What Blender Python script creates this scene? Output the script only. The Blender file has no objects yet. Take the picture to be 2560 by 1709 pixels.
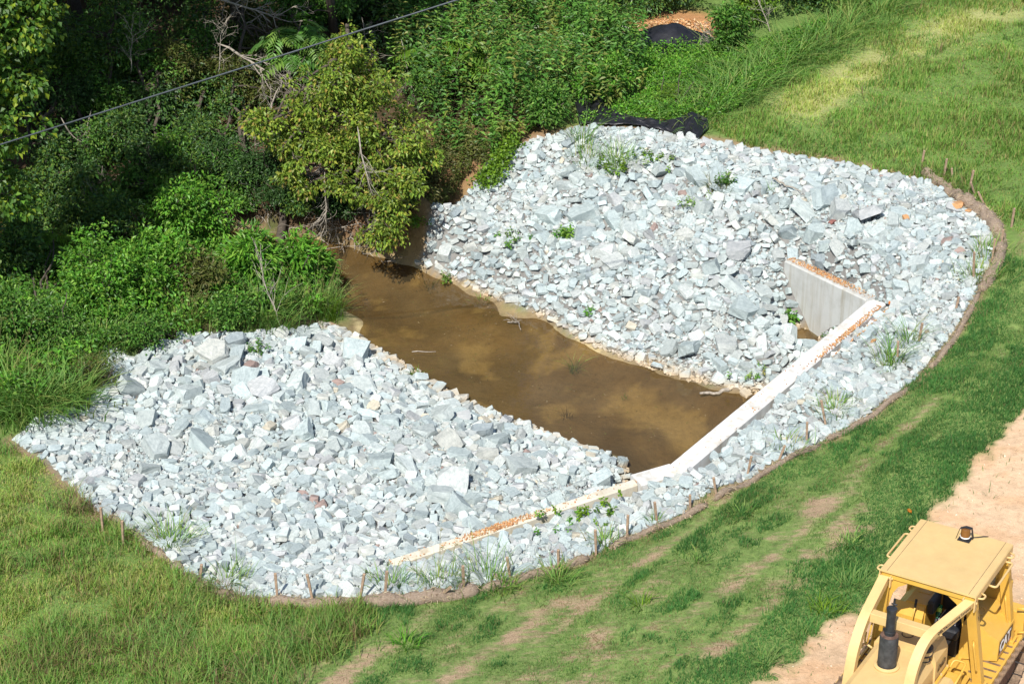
import bpy, bmesh, math, random
import numpy as np
from mathutils import Vector, Matrix

# ------------------------------------------------------------------ camera, sky, sun, exposure
scene = bpy.context.scene
COL = scene.collection
CAM_H, PITCH, LENS = 26.5, 30.0, 70.0
cam_d = bpy.data.cameras.new('camera'); cam = bpy.data.objects.new('camera', cam_d); COL.objects.link(cam)
cam.location = (0, 0, CAM_H); cam.rotation_euler = (math.radians(90 - PITCH), 0, 0)
cam_d.lens = LENS; cam_d.sensor_width = 36; cam_d.sensor_fit = 'HORIZONTAL'; cam_d.clip_end = 3000
scene.camera = cam
SUN_AZ, SUN_EL = 250.0, 52.0          # math azimuth the light comes from (x axis = 0), elevation
world = bpy.data.worlds.new('World'); scene.world = world; world.use_nodes = True
wn = world.node_tree.nodes; wl = world.node_tree.links
bg = wn['Background']; sky = wn.new('ShaderNodeTexSky'); sky.sky_type = 'NISHITA'; sky.sun_disc = False
sky.sun_elevation = math.radians(SUN_EL); sky.sun_rotation = math.radians(90 - SUN_AZ)
wl.new(sky.outputs[0], bg.inputs[0]); bg.inputs[1].default_value = 0.09
sl = bpy.data.lights.new('sun', 'SUN'); sl.energy = 4.2; sl.angle = math.radians(0.5); sl.color = (1.0, 0.955, 0.88)
sun = bpy.data.objects.new('sun', sl); COL.objects.link(sun)
_a, _e = math.radians(SUN_AZ), math.radians(SUN_EL)
SUN_DIR = Vector((math.cos(_a)*math.cos(_e), math.sin(_a)*math.cos(_e), math.sin(_e)))
sun.rotation_euler = SUN_DIR.to_track_quat('Z', 'Y').to_euler(); sun.location = (-30, -20, 60)
vs = scene.view_settings; vs.view_transform = 'Standard'; vs.look = 'None'; vs.gamma = 1.0
vs.use_curve_mapping = False; vs.exposure = 0.64

# ------------------------------------------------------------------ helpers
rng = np.random.default_rng(7); random.seed(7)
F_PX = 2560*LENS/36.0
ct, st = math.cos(math.radians(PITCH)), math.sin(math.radians(PITCH))
def ray(px, py):
    u = (px - 1280)/F_PX; v = (854.5 - py)/F_PX
    return np.array([u, ct + v*st, -st + v*ct])
def at(px, py, z):                       # survey point: sight line met with a level plane
    d = ray(px, py); t = (CAM_H - z)/-d[2]
    return np.array([d[0]*t, d[1]*t, z])
def project(P):
    P = np.atleast_2d(P); q = P - np.array([0, 0, CAM_H])
    dep = q[:, 1]*ct - q[:, 2]*st; up = q[:, 1]*st + q[:, 2]*ct
    return np.stack([1280 + F_PX*q[:, 0]/dep, 854.5 - F_PX*up/dep, dep], 1)
K = 2560/2349.0
def D(*pts): return [tuple([p[0]*K, p[1]*K] + list(p[2:])) for p in pts]

def _hash(ix, iy, seed):
    n = (ix.astype(np.int64)*374761393 + iy.astype(np.int64)*668265263 + seed*974711) & 0x7fffffff
    n = ((n ^ (n >> 13))*1274126177) & 0x7fffffff
    return ((n ^ (n >> 16)) & 0xffff)/65535.0
def vnoise(x, y, seed=0):
    x = np.asarray(x, float); y = np.asarray(y, float)
    ix = np.floor(x); iy = np.floor(y); fx = x - ix; fy = y - iy
    fx = fx*fx*(3 - 2*fx); fy = fy*fy*(3 - 2*fy)
    a = _hash(ix, iy, seed); b = _hash(ix+1, iy, seed); c = _hash(ix, iy+1, seed); d = _hash(ix+1, iy+1, seed)
    return (a*(1-fx) + b*fx)*(1-fy) + (c*(1-fx) + d*fx)*fy
def fbm(x, y, seed=0, o=4):
    s = 0; amp = 0.5; t = 0
    for i in range(o):
        s = s + amp*vnoise(np.asarray(x)*2**i, np.asarray(y)*2**i, seed+i*17); t += amp; amp *= 0.55
    return s/t
def sstep(a, b, x):
    t = np.clip((x - a)/(b - a), 0, 1); return t*t*(3 - 2*t)
def in_poly(x, y, poly):
    x = np.asarray(x); y = np.asarray(y); r = np.zeros(x.shape, bool); n = len(poly)
    for i in range(n):
        x1, y1 = poly[i][0], poly[i][1]; x2, y2 = poly[(i+1) % n][0], poly[(i+1) % n][1]
        c = (y1 > y) != (y2 > y)
        with np.errstate(divide='ignore', invalid='ignore'):
            r ^= c & (x < (x2 - x1)*(y - y1)/(y2 - y1 + 1e-12) + x1)
    return r
def poly_dist(x, y, poly, closed=True):
    x = np.asarray(x, float); y = np.asarray(y, float); d = np.full(x.shape, 1e9); n = len(poly)
    for i in range(n if closed else n-1):
        ax, ay = poly[i][:2]; bx, by = poly[(i+1) % n][:2]
        dx, dy = bx-ax, by-ay; t = np.clip(((x-ax)*dx + (y-ay)*dy)/(dx*dx + dy*dy + 1e-12), 0, 1)
        d = np.minimum(d, np.hypot(x-ax-t*dx, y-ay-t*dy))
    return d
def sdist(x, y, poly):
    d = poly_dist(x, y, poly); return np.where(in_poly(x, y, poly), -d, d)

def tag(o, label=None, cat=None, group=None, kind=None):
    if label: o['label'] = label
    if cat: o['category'] = cat
    if group: o['group'] = group
    if kind: o['kind'] = kind
    return o
def empty(name, loc=(0, 0, 0), rz=0.0, label=None, cat=None, group=None):
    o = bpy.data.objects.new(name, None); COL.objects.link(o); o.location = Vector([float(c) for c in loc]); o.rotation_euler = (0, 0, rz)
    o.empty_display_size = 0.3
    return tag(o, label, cat, group)
def link(name, me, mat=None, parent=None, loc=None):
    o = bpy.data.objects.new(name, me); COL.objects.link(o)
    if mat is not None and len(me.materials) == 0: me.materials.append(mat)
    if parent is not None: o.parent = parent
    if loc is not None: o.location = Vector([float(c) for c in loc])
    return o
def np_mesh(name, V, Fs, col=None, smooth=False):
    """V (n,3); Fs = list of integer arrays (m,k)."""
    V = np.ascontiguousarray(V, np.float32); me = bpy.data.meshes.new(name)
    Fs = [np.asarray(f, np.int32) for f in Fs if len(f)]
    me.vertices.add(len(V)); me.vertices.foreach_set('co', V.ravel())
    nl = sum(f.size for f in Fs); npoly = sum(len(f) for f in Fs)
    me.loops.add(nl); me.polygons.add(npoly)
    me.loops.foreach_set('vertex_index', np.concatenate([f.ravel() for f in Fs]).astype(np.int32))
    starts = []; s = 0
    for f in Fs:
        k = f.shape[1]; starts.append(np.arange(len(f), dtype=np.int32)*k + s); s += f.size
    me.polygons.foreach_set('loop_start', np.concatenate(starts).astype(np.int32))
    me.polygons.foreach_set('use_smooth', np.full(npoly, bool(smooth)))
    me.update(calc_edges=True)
    if col is not None:
        at_ = me.attributes.new('col', 'FLOAT_COLOR', 'POINT')
        c = np.ones((len(V), 4), np.float32); c[:, :3] = col; at_.data.foreach_set('color', c.ravel())
    return me
class Acc:
    """collects verts/faces/colours of ONE part"""
    def __init__(s): s.V = []; s.F = {3: [], 4: []}; s.C = []; s.n = 0
    def add(s, V, F, c=None):
        V = np.asarray(V, float); F = np.asarray(F, int)
        if len(V) == 0: return s
        s.V.append(V); s.F[F.shape[1]].append(F + s.n); s.n += len(V)
        if c is not None:
            c = np.asarray(c, float); s.C.append(np.broadcast_to(c, (len(V), 3)) if c.ndim == 1 else c)
        return s
    def mesh(s, name, smooth=False):
        V = np.concatenate(s.V); Fs = [np.concatenate(v) for v in s.F.values() if v]
        return np_mesh(name, V, Fs, np.concatenate(s.C) if s.C else None, smooth)
    def build(s, name, mat, parent=None, smooth=False):
        if s.n == 0: return None
        return link(name, s.mesh(name, smooth), mat, parent)
def tube(P, R, sides=6, cap=True):
    P = np.asarray(P, float); n = len(P); R = np.broadcast_to(np.asarray(R, float), (n,))
    T = np.gradient(P, axis=0); T /= np.linalg.norm(T, axis=1, keepdims=True) + 1e-9
    ref = np.array([0, 0, 1.0]) if abs(T[0][2]) < 0.9 else np.array([1.0, 0, 0])
    V = []; u = np.cross(T[0], ref); u /= np.linalg.norm(u)
    a = np.arange(sides)*2*math.pi/sides
    for i in range(n):
        u = u - T[i]*np.dot(u, T[i]); u /= np.linalg.norm(u) + 1e-9; w = np.cross(T[i], u)
        V.append(P[i] + R[i]*(np.cos(a)[:, None]*u + np.sin(a)[:, None]*w))
    V = np.concatenate(V); F = []
    for i in range(n-1):
        for j in range(sides):
            k = (j+1) % sides; F.append((i*sides+j, i*sides+k, (i+1)*sides+k, (i+1)*sides+j))
    F = np.array(F)
    if cap:
        c0 = len(V); V = np.vstack([V, P[0], P[-1]]); G = []
        for j in range(sides):
            k = (j+1) % sides; G.append((c0, k, j, j)); b = (n-1)*sides; G.append((c0+1, b+j, b+k, b+k))
        # triangles kept separate by caller
        return V, F, np.array([(g[0], g[1], g[2]) for g in G])
    return V, F, np.zeros((0, 3), int)
def add_tube(acc, P, R, sides=6, col=None, cap=True):
    V, F, T = tube(P, R, sides, cap); o = acc.n
    acc.add(V, F, col)
    if len(T): acc.F[3].append(T + o)

# ------------------------------------------------------------------ materials
def nt(name):
    m = bpy.data.materials.new(name); m.use_nodes = True; t = m.node_tree
    return m, t, t.nodes, t.links, t.nodes['Principled BSDF']
def rgb(n, c):
    x = n.new('ShaderNodeRGB'); x.outputs[0].default_value = (*c, 1); return x.outputs[0]
def noise(n, l, scale, detail=4, rough=0.55, vec=None, dist=0.0):
    x = n.new('ShaderNodeTexNoise'); x.inputs['Scale'].default_value = scale; x.inputs['Detail'].default_value = detail
    x.inputs['Roughness'].default_value = rough; x.inputs['Distortion'].default_value = dist
    if vec is not None: l.new(vec, x.inputs['Vector'])
    return x.outputs[0]
def ramp(n, l, fac, stops):
    x = n.new('ShaderNodeValToRGB'); e = x.color_ramp.elements
    while len(e) < len(stops): e.new(0.5)
    for i, (p, c) in enumerate(stops):
        e[i].position = p; e[i].color = (*c, 1) if len(c) == 3 else c
    l.new(fac, x.inputs[0]); return x.outputs[0]
def mixc(n, l, fac, a, b, mode='MIX'):
    x = n.new('ShaderNodeMix'); x.data_type = 'RGBA'; x.blend_type = mode
    for s, v in ((0, fac), (6, a), (7, b)):
        if isinstance(v, (int, float)): x.inputs[s].default_value = v
        elif isinstance(v, tuple): x.inputs[s].default_value = (*v, 1)
        else: l.new(v, x.inputs[s])
    return x.outputs[2]
def bump(n, l, h, strength, dist, bsdf, prev=None):
    b = n.new('ShaderNodeBump'); b.inputs['Strength'].default_value = strength; b.inputs['Distance'].default_value = dist
    l.new(h, b.inputs['Height'])
    if prev is not None: l.new(prev, b.inputs['Normal'])
    l.new(b.outputs[0], bsdf.inputs['Normal']); return b.outputs[0]
def objcoord(n, l, scale=(1, 1, 1), gen='Object'):
    tc = n.new('ShaderNodeTexCoord'); mp = n.new('ShaderNodeMapping'); mp.inputs['Scale'].default_value = scale
    l.new(tc.outputs[gen], mp.inputs[0]); return mp.outputs[0]
def attr(n, name='col'):
    a = n.new('ShaderNodeAttribute'); a.attribute_name = name; return a.outputs[0]
def simple(name, c, rough=0.6, metal=0.0, var=0.12, vscale=8.0, bstr=0.0, bscale=60.0, spec=None):
    m, t, n, l, b = nt(name)
    v = objcoord(n, l)
    f = noise(n, l, vscale, 5, 0.6, v)
    c2 = tuple(max(0, x*(1-var*1.6)) for x in c); c3 = tuple(min(1, x*(1+var)) for x in c)
    l.new(ramp(n, l, f, [(0.3, c2), (0.7, c3)]), b.inputs['Base Color'])
    b.inputs['Roughness'].default_value = rough; b.inputs['Metallic'].default_value = metal
    if spec is not None: b.inputs['Specular IOR Level'].default_value = spec
    if bstr: bump(n, l, noise(n, l, bscale, 4, 0.6, v), bstr, 0.02, b)
    return m
def leaf_mat(name, trans=0.35, rough=0.5, spec=0.25):
    m, t, n, l, b = nt(name)
    c = attr(n); v = objcoord(n, l)
    c = mixc(n, l, 0.35, c, ramp(n, l, noise(n, l, 3.0, 3, 0.6, v), [(0.3, (0.55, 0.6, 0.5)), (0.7, (1.25, 1.2, 1.0))]), 'MULTIPLY')
    l.new(c, b.inputs['Base Color']); b.inputs['Roughness'].default_value = rough; b.inputs['Specular IOR Level'].default_value = spec
    tr = n.new('ShaderNodeBsdfTranslucent')
    tc = mixc(n, l, 1.0, c, (1.25, 1.25, 0.5), 'MULTIPLY'); l.new(tc, tr.inputs[0])
    mx = n.new('ShaderNodeMixShader'); mx.inputs[0].default_value = trans
    out = n['Material Output']; l.new(b.outputs[0], mx.inputs[1]); l.new(tr.outputs[0], mx.inputs[2]); l.new(mx.outputs[0], out.inputs[0])
    return m
def stone_mat(name, per_object):
    m, t, n, l, b = nt(name)
    if per_object:
        oi = n.new('ShaderNodeObjectInfo'); base = oi.outputs['Color']
        v = objcoord(n, l, (1, 1, 1))
    else:
        base = attr(n); v = objcoord(n, l, (1, 1, 1))
    f1 = noise(n, l, 3.2, 6, 0.65, v)                     # cloudy mineral patches
    c = mixc(n, l, 0.75, base, ramp(n, l, f1, [(0.28, (0.62, 0.66, 0.68)), (0.55, (1.0, 1.0, 1.0)), (0.75, (1.12, 1.1, 1.08))]), 'MULTIPLY')
    mp = n.new('ShaderNodeMapping'); mp.inputs['Scale'].default_value = (2.0, 9.0, 22.0); mp.inputs['Rotation'].default_value = (0.4, 0.7, 0.2); l.new(v, mp.inputs[0])
    f2 = noise(n, l, 1.3, 5, 0.6, mp.outputs[0], 0.6)      # foliation streaks
    c = mixc(n, l, 0.6, c, ramp(n, l, f2, [(0.3, (0.6, 0.64, 0.66)), (0.5, (1, 1, 1)), (0.72, (1.15, 1.15, 1.14))]), 'MULTIPLY')
    # mud film left by the creek just above the water line
    ge = n.new('ShaderNodeNewGeometry'); sx = n.new('ShaderNodeSeparateXYZ'); l.new(ge.outputs['Position'], sx.inputs[0])
    ad = n.new('ShaderNodeMath'); ad.operation = 'ADD'; l.new(sx.outputs[2], ad.inputs[0])
    f3 = noise(n, l, 1.2, 3, 0.5, ge.outputs['Position']); ml = n.new('ShaderNodeMath'); ml.operation = 'MULTIPLY'; ml.inputs[1].default_value = -0.22
    l.new(f3, ml.inputs[0]); l.new(ml.outputs[0], ad.inputs[1])
    mr = n.new('ShaderNodeMapRange'); mr.inputs['From Min'].default_value = -0.05; mr.inputs['From Max'].default_value = 0.14
    mr.inputs['To Min'].default_value = 0.75; mr.inputs['To Max'].default_value = 0.0; l.new(ad.outputs[0], mr.inputs[0])
    c = mixc(n, l, mr.outputs[0], c, (0.50, 0.36, 0.20))
    l.new(c, b.inputs['Base Color']); b.inputs['Roughness'].default_value = 0.85; b.inputs['Specular IOR Level'].default_value = 0.25
    p = bump(n, l, f2, 0.35, 0.05, b)
    bump(n, l, noise(n, l, 14, 6, 0.7, v), 0.5, 0.04, b, p)
    return m
M = {}
M['stone_obj'] = stone_mat('riprap_stone', True)
M['stone_att'] = stone_mat('riprap_small_stone', False)
M['leaf'] = leaf_mat('leaf', 0.32, 0.45, 0.3)
M['grass'] = leaf_mat('grass_blade', 0.40, 0.55, 0.2)
M['bark'] = simple('bark', (0.085, 0.068, 0.052), 0.9, var=0.35, vscale=20, bstr=0.6, bscale=40)
M['deadwood'] = simple('dead_wood', (0.33, 0.29, 0.24), 0.85, var=0.3, vscale=14, bstr=0.4, bscale=50)
M['stalk'] = simple('green_stalk', (0.10, 0.13, 0.04), 0.7, var=0.3, vscale=9)
def ground_mat(name):
    m, t, n, l, b = nt(name)
    c = attr(n); v = objcoord(n, l)
    f = noise(n, l, 6.0, 7, 0.7, v); f2 = noise(n, l, 45.0, 4, 0.7, v)
    sp = n.new('ShaderNodeSeparateColor'); l.new(attr(n, 'slope'), sp.inputs[0])          # r: sown slope, g: turf vigour
    mp = n.new('ShaderNodeMapping'); mp.inputs['Rotation'].default_value = (0, 0, math.radians(-52)); mp.inputs['Scale'].default_value = (0.8, 3.2, 1); l.new(v, mp.inputs[0])
    ft = noise(n, l, 2.6, 9, 0.78, mp.outputs[0]); ma = n.new('ShaderNodeMath'); ma.operation = 'ADD'; l.new(ft, ma.inputs[0]); l.new(sp.outputs[1], ma.inputs[1])
    gm = ramp(n, l, ma.outputs[0], [(0.90, (0, 0, 0)), (1.0, (0.35, 0.35, 0.35))]); gm2 = n.new('ShaderNodeMapRange'); gm2.inputs[1].default_value = 0.84; gm2.inputs[2].default_value = 1.06; l.new(ma.outputs[0], gm2.inputs[0])
    straw = ramp(n, l, f2, [(0.25, (0.20, 0.135, 0.085)), (0.6, (0.40, 0.295, 0.19)), (0.85, (0.50, 0.39, 0.27))])
    green = ramp(n, l, f, [(0.3, (0.11, 0.175, 0.05)), (0.7, (0.20, 0.275, 0.085))])
    c = mixc(n, l, sp.outputs[0], c, mixc(n, l, gm2.outputs[0], straw, green))
    c = mixc(n, l, 0.7, c, ramp(n, l, f, [(0.25, (0.6, 0.58, 0.55)), (0.5, (1, 1, 1)), (0.75, (1.25, 1.22, 1.2))]), 'MULTIPLY')
    c = mixc(n, l, 0.6, c, ramp(n, l, f2, [(0.3, (0.7, 0.68, 0.66)), (0.6, (1.1, 1.1, 1.1))]), 'MULTIPLY')
    l.new(c, b.inputs['Base Color']); b.inputs['Roughness'].default_value = 0.95; b.inputs['Specular IOR Level'].default_value = 0.1
    p = bump(n, l, f, 0.5, 0.08, b); bump(n, l, f2, 0.6, 0.02, b, p)
    return m
M['ground'] = ground_mat('soil')
M['wood'] = simple('weathered_stake_wood', (0.36, 0.25, 0.17), 0.85, var=0.3, vscale=12, bstr=0.4)
M['black_fabric'] = simple('black_fabric', (0.012, 0.012, 0.016), 0.42, var=0.3, vscale=5, bstr=0.15, bscale=25)
# ------------------------------------------------------------------ terrain: surveyed heights, smoothly interpolated
def A3(x, y, z): return at(x*K, y*K, z)
HW0 = A3(1527, 1071, 1.9); HW1 = A3(1985, 693, 1.9)              # water-side top edge of the head wall
hw_dir = (HW1 - HW0); hw_dir[2] = 0; HW_LEN = np.linalg.norm(hw_dir); hw_dir /= HW_LEN
hw_out = np.array([hw_dir[1], -hw_dir[0], 0])                      # away from the water, towards the embankment
HW_T = 0.46
LW0 = HW0 + hw_out*0.2 + np.array([0, 0, -0.02]); LW1 = A3(897, 1289, 1.56)   # left wing wall centre line
RW0 = HW1.copy(); RW0[2] = 2.0; RW1 = A3(1800, 598, 1.5)
lw_dir = LW1 - LW0; lw_dir[2] = 0; LW_LEN = np.linalg.norm(lw_dir); lw_dir /= LW_LEN
rw_dir = RW1 - RW0; rw_dir[2] = 0; RW_LEN = np.linalg.norm(rw_dir); rw_dir /= RW_LEN
lw_n = np.array([-lw_dir[1], lw_dir[0], 0]);  rw_n = np.array([-rw_dir[1], rw_dir[0], 0])
if np.dot(lw_n, hw_out) < 0: lw_n = -lw_n                          # towards the embankment
if np.dot(rw_n, hw_dir) < 0: rw_n = -rw_n                          # away from the water
def on_wall(px, py, p0, n):
    d = ray(px*K, py*K); c = np.array([0, 0, CAM_H]); t = np.dot(p0 - c, n)/np.dot(d, n); return c + d*t

CP = []
def cp(*pts):
    for x, y, z in pts: CP.append(A3(x, y, z))
# wattle line round the riprap
WATTLE = [(30, 1012, 1.6), (95, 1052, 1.65), (165, 1112, 1.7), (200, 1152, 1.75), (290, 1217, 1.8), (370, 1272, 1.85), (440, 1330, 1.9), (560, 1370, 1.95),
          (650, 1373, 2.0), (800, 1370, 2.0), (950, 1366, 2.0), (1080, 1350, 2.0), (1200, 1318, 2.0), (1330, 1284, 2.0), (1430, 1235, 2.0), (1560, 1180, 2.0),
          (1700, 1105, 2.05), (1840, 1035, 2.1), (1980, 960, 2.15), (2100, 870, 2.2), (2180, 770, 2.3), (2230, 685, 2.45), (2268, 620, 2.6), (2278, 560, 2.7),
          (2262, 512, 2.75), (2200, 470, 2.75), (2130, 420, 2.75), (2040, 400, 2.75), (1930, 375, 2.72), (1800, 355, 2.7), (1640, 325, 2.65), (1560, 315, 2.6),
          (1480, 296, 2.6), (1350, 292, 2.5), (1230, 320, 2.35), (1140, 352, 2.2)]
cp(*WATTLE)
# water edges and bed
WL = [(740, 748), (820, 772), (910, 827), (1000, 882), (1120, 947), (1240, 987), (1330, 1024), (1440, 1072)]
WR = [(945, 608), (1040, 650), (1130, 690), (1250, 735), (1340, 790), (1440, 830), (1560, 870), (1700, 903)]
cp(*[(x, y, 0.02) for x, y in WL]); cp(*[(x, y, 0.0) for x, y in WR])
cp((800, 690, -0.22), (900, 700, -0.25), (1000, 760, -0.3), (1100, 830, -0.3), (1200, 880, -0.32), (1300, 920, -0.32), (1400, 970, -0.34), (1500, 1000, -0.4),
   (1400, 880, -0.22), (1550, 930, -0.25), (1620, 960, -0.4), (870, 640, -0.2), (1090, 730, -0.04), (1010, 690, -0.05), (1180, 760, -0.08), (760, 690, -0.06))
# creek upstream bending left behind the bushes, cut bank beyond it
cp((810, 610, -0.3), (760, 590, -0.35), (700, 578, -0.4), (640, 568, -0.4), (560, 557, -0.4), (450, 545, -0.4), (330, 532, -0.4), (150, 510, -0.4), (-100, 480, -0.4),
   (770, 660, 0.0), (720, 618, 0.02), (640, 602, 0.05), (540, 592, 0.05), (400, 578, 0.05), (200, 556, 0.05), (-100, 530, 0.05),
   (830, 572, 0.05), (740, 548, 0.05), (650, 535, 0.05), (540, 522, 0.05), (400, 508, 0.05), (200, 480, 0.05), (-100, 450, 0.05),
   (860, 538, 0.45), (740, 488, 0.7), (620, 472, 0.8), (500, 457, 0.8), (300, 432, 0.8), (100, 402, 0.8), (-200, 380, 0.8), (700, 430, 1.1), (500, 400, 1.1), (300, 370, 1.1), (100, 340, 1.1),
   (920, 590, 0.15), (930, 548, 0.45), (1000, 500, 1.0), (1010, 470, 1.5), (1050, 430, 1.5), (1090, 400, 1.9), (960, 440, 1.9))
# left bank with bushes
cp((760, 735, 0.15), (700, 700, 0.5), (620, 650, 0.4), (500, 635, 0.4), (300, 615, 0.4), (100, 595, 0.4), (-150, 570, 0.4),
   (560, 720, 0.9), (430, 720, 1.0), (300, 760, 1.2), (150, 760, 1.3), (0, 760, 1.3), (100, 900, 1.45), (0, 950, 1.5), (-250, 800, 1.5), (600, 765, 0.75), (680, 757, 0.45), (430, 765, 1.0), (300, 815, 1.2))
# near bank, gently hollow
cp((800, 850, 0.45), (950, 950, 0.6), (1100, 1010, 0.65), (1250, 1060, 0.6), (1350, 1080, 0.6), (650, 850, 0.85), (500, 870, 1.05), (350, 900, 1.2), (250, 960, 1.35), (180, 1020, 1.5),
   (700, 1000, 1.0), (500, 1050, 1.2), (350, 1080, 1.35), (900, 1100, 1.05), (1050, 1120, 1.0), (600, 1180, 1.35), (450, 1200, 1.5), (800, 1220, 1.35), (950, 1210, 1.3), (700, 1290, 1.65), (550, 1290, 1.7), (850, 1320, 1.75))
for t in np.linspace(0.05, 0.97, 9):                             # either side of the left wing
    p = LW0 + lw_dir*LW_LEN*t; top = LW0[2]*(1-t) + LW1[2]*t
    q = p + lw_n*0.35; q[2] = top - 0.10 + 0.06*t; CP.append(q)
    q = p - lw_n*0.35; q[2] = top - (0.95*(1-t) + 0.16*t); CP.append(q)
for t in np.linspace(0.0, 1.0, 11):                              # either side of the head wall
    p = HW0 + hw_dir*HW_LEN*t
    q = p + hw_out*(HW_T+0.12); q[2] = 1.68 + 0.12*t; CP.append(q)
    q = p - hw_out*0.12; q[2] = -0.4 if t < 0.52 else -0.4 + 1.1*(t-0.52)/0.48; CP.append(q)
for px, py in ((1806, 625), (1815, 660), (1835, 705), (1850, 745), (1868, 785)):   # rock line on the right wing
    q = on_wall(px, py, RW0, rw_n); q[2] -= 0.16; CP.append(q - rw_n*0.1)
for t in np.linspace(0.1, 1.0, 5):
    q = RW0 + rw_dir*RW_LEN*t + rw_n*0.5; q[2] = RW0[2]*(1-t) + RW1[2]*t - 0.1; CP.append(q)
# apron and far bank
cp((1650, 1080, 1.8), (1800, 980, 1.85), (1950, 860, 1.9), (2050, 770, 2.0), (2100, 680, 2.15), (2150, 560, 2.5), (2000, 520, 2.45), (1900, 480, 2.45), (1300, 1230, 1.8), (1100, 1290, 1.85), (1450, 1170, 1.8),
   (1700, 760, 0.75), (1750, 700, 1.1), (1600, 740, 0.7), (1500, 760, 0.5), (1400, 720, 0.6), (1300, 680, 0.6), (1200, 620, 0.75), (1080, 570, 0.8), (1100, 480, 1.3), (1160, 420, 1.75),
   (1650, 640, 1.3), (1500, 620, 1.25), (1350, 580, 1.2), (1250, 520, 1.35), (1700, 540, 1.8), (1550, 500, 1.85), (1400, 450, 1.8), (1300, 400, 2.0), (1800, 470, 2.25), (1650, 420, 2.3), (1500, 370, 2.35), (1780, 830, 0.45), (1820, 800, 0.55))
# grassed embankment, dirt path
PATH_EDGE = [(2500, 760), (2349, 920), (2250, 1040), (2180, 1110), (2060, 1290), (1985, 1370), (1900, 1440), (1830, 1500), (1740, 1568), (1560, 1700)]
PZ = 3.05
def path_z(Y): return PZ + 0.0787*(27.82 - min(max(Y, 24.0), 32.0))        # the path falls gently away past the machine
def AP(x, y):
    z = PZ
    for _ in range(6): z = path_z(A3(x, y, z)[1])
    return A3(x, y, z)
CP += [AP(x, y) for x, y in PATH_EDGE + [(2349, 1100), (2349, 1200), (2349, 1300), (2349, 1430), (2349, 1568), (2250, 1500), (2100, 1568), (2600, 900), (2600, 1150), (2600, 1400), (2700, 1300), (2200, 1800), (2450, 1700), (2000, 1700)]]
cp((0, 1200, 1.85), (0, 1400, 2.0), (0, 1568, 2.1), (300, 1400, 2.05), (300, 1568, 2.2), (600, 1480, 2.15), (700, 1568, 2.35), (1000, 1480, 2.3), (1100, 1568, 2.6), (1300, 1450, 2.4), (1500, 1400, 2.55), (1500, 1568, 2.85),
   (1700, 1300, 2.55), (1900, 1200, 2.6), (2100, 1050, 2.65), (2250, 850, 2.7), (2349, 700, 2.75), (2349, 560, 2.85), (-300, 1300, 1.9), (-300, 1700, 2.2), (600, 1800, 2.5))
# far right meadow, mulch heap, thicket, woods floor
cp((2349, 400, 2.95), (2100, 300, 2.85), (2349, 150, 3.05), (1900, 250, 2.75), (1750, 200, 2.7), (2000, 100, 2.85), (2200, 0, 3.0), (1650, 200, 2.55), (1680, 130, 2.5), (1540, 68, 3.0), (1480, 90, 2.7), (1600, 80, 2.8),
   (1540, 130, 2.45), (1400, 200, 2.35), (1300, 150, 2.2), (1200, 250, 2.2), (1100, 250, 2.0), (1000, 300, 1.9), (1000, 150, 1.9), (1200, 50, 2.0), (800, 300, 1.6), (600, 250, 1.6), (300, 200, 1.6), (0, 200, 1.6),
   (600, 0, 1.7), (100, 0, 1.7), (1000, 0, 1.9), (1500, 0, 2.5), (1900, 0, 2.8), (-300, 100, 1.7))
for X, Y, z in ((0, 100, 2.5), (-40, 100, 2), (40, 100, 3.5), (-60, 60, 2), (60, 60, 4), (-60, 20, 2.5), (60, 20, 5), (0, 10, 7), (-40, -10, 6), (40, -10, 8), (-30, 35, 2.2), (30, 45, 3.6), (25, 30, 3.6), (-22, 40, 1.9)):
    CP.append(np.array([X, Y, z], float))
CPa = np.array(CP)
_d, keep = [], []
for i, p in enumerate(CPa):
    if all(np.hypot(*(p[:2]-CPa[j][:2])) > 0.12 for j in keep): keep.append(i)
CPa = CPa[keep]
_n = len(CPa)
_Amat = np.zeros((_n+3, _n+3)); _r = np.hypot(CPa[:, 0][:, None]-CPa[:, 0], CPa[:, 1][:, None]-CPa[:, 1])
_Amat[:_n, :_n] = -np.sqrt(_r**2 + 0.16) + np.eye(_n)*0.02; _Amat[:_n, _n] = 1; _Amat[:_n, _n+1:] = CPa[:, :2]; _Amat[_n:, :_n] = _Amat[:_n, _n:].T
_w = np.linalg.solve(_Amat, np.concatenate([CPa[:, 2], np.zeros(3)]))
def H(x, y):
    x = np.atleast_1d(np.asarray(x, float)); y = np.atleast_1d(np.asarray(y, float)); sh = x.shape
    x = x.ravel(); y = y.ravel(); out = np.empty(x.shape)
    for s in range(0, len(x), 20000):
        xx, yy = x[s:s+20000], y[s:s+20000]
        out[s:s+20000] = -np.sqrt((xx[:, None]-CPa[:, 0])**2 + (yy[:, None]-CPa[:, 1])**2 + 0.16) @ _w[:_n] + _w[_n] + _w[_n+1]*xx + _w[_n+2]*yy
    out += (fbm(x*1.7, y*1.7, 3) - 0.5)*0.10
    far = np.maximum(np.abs(x) - 45, 0) + np.maximum(y - 90, 0) + np.maximum(-y - 5, 0)   # settle far from the site
    k = np.exp(-far/25.0); out = out*k + 3.0*(1-k)
    return out.reshape(sh)
def H1(x, y): return float(H([x], [y])[0])
def G(px, py):                              # sight line met with the terrain (photo pixels of the 2349 px view)
    z = 1.5
    for _ in range(14):
        p = A3(px, py, z); z = 0.5*z + 0.5*H1(p[0], p[1])
    p = A3(px, py, z); p[2] = H1(p[0], p[1]); return p
def plan(pts): return [tuple(A3(*p)[:2]) for p in pts]
def planG(pts): return [tuple(G(*p)[:2]) for p in pts]

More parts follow.
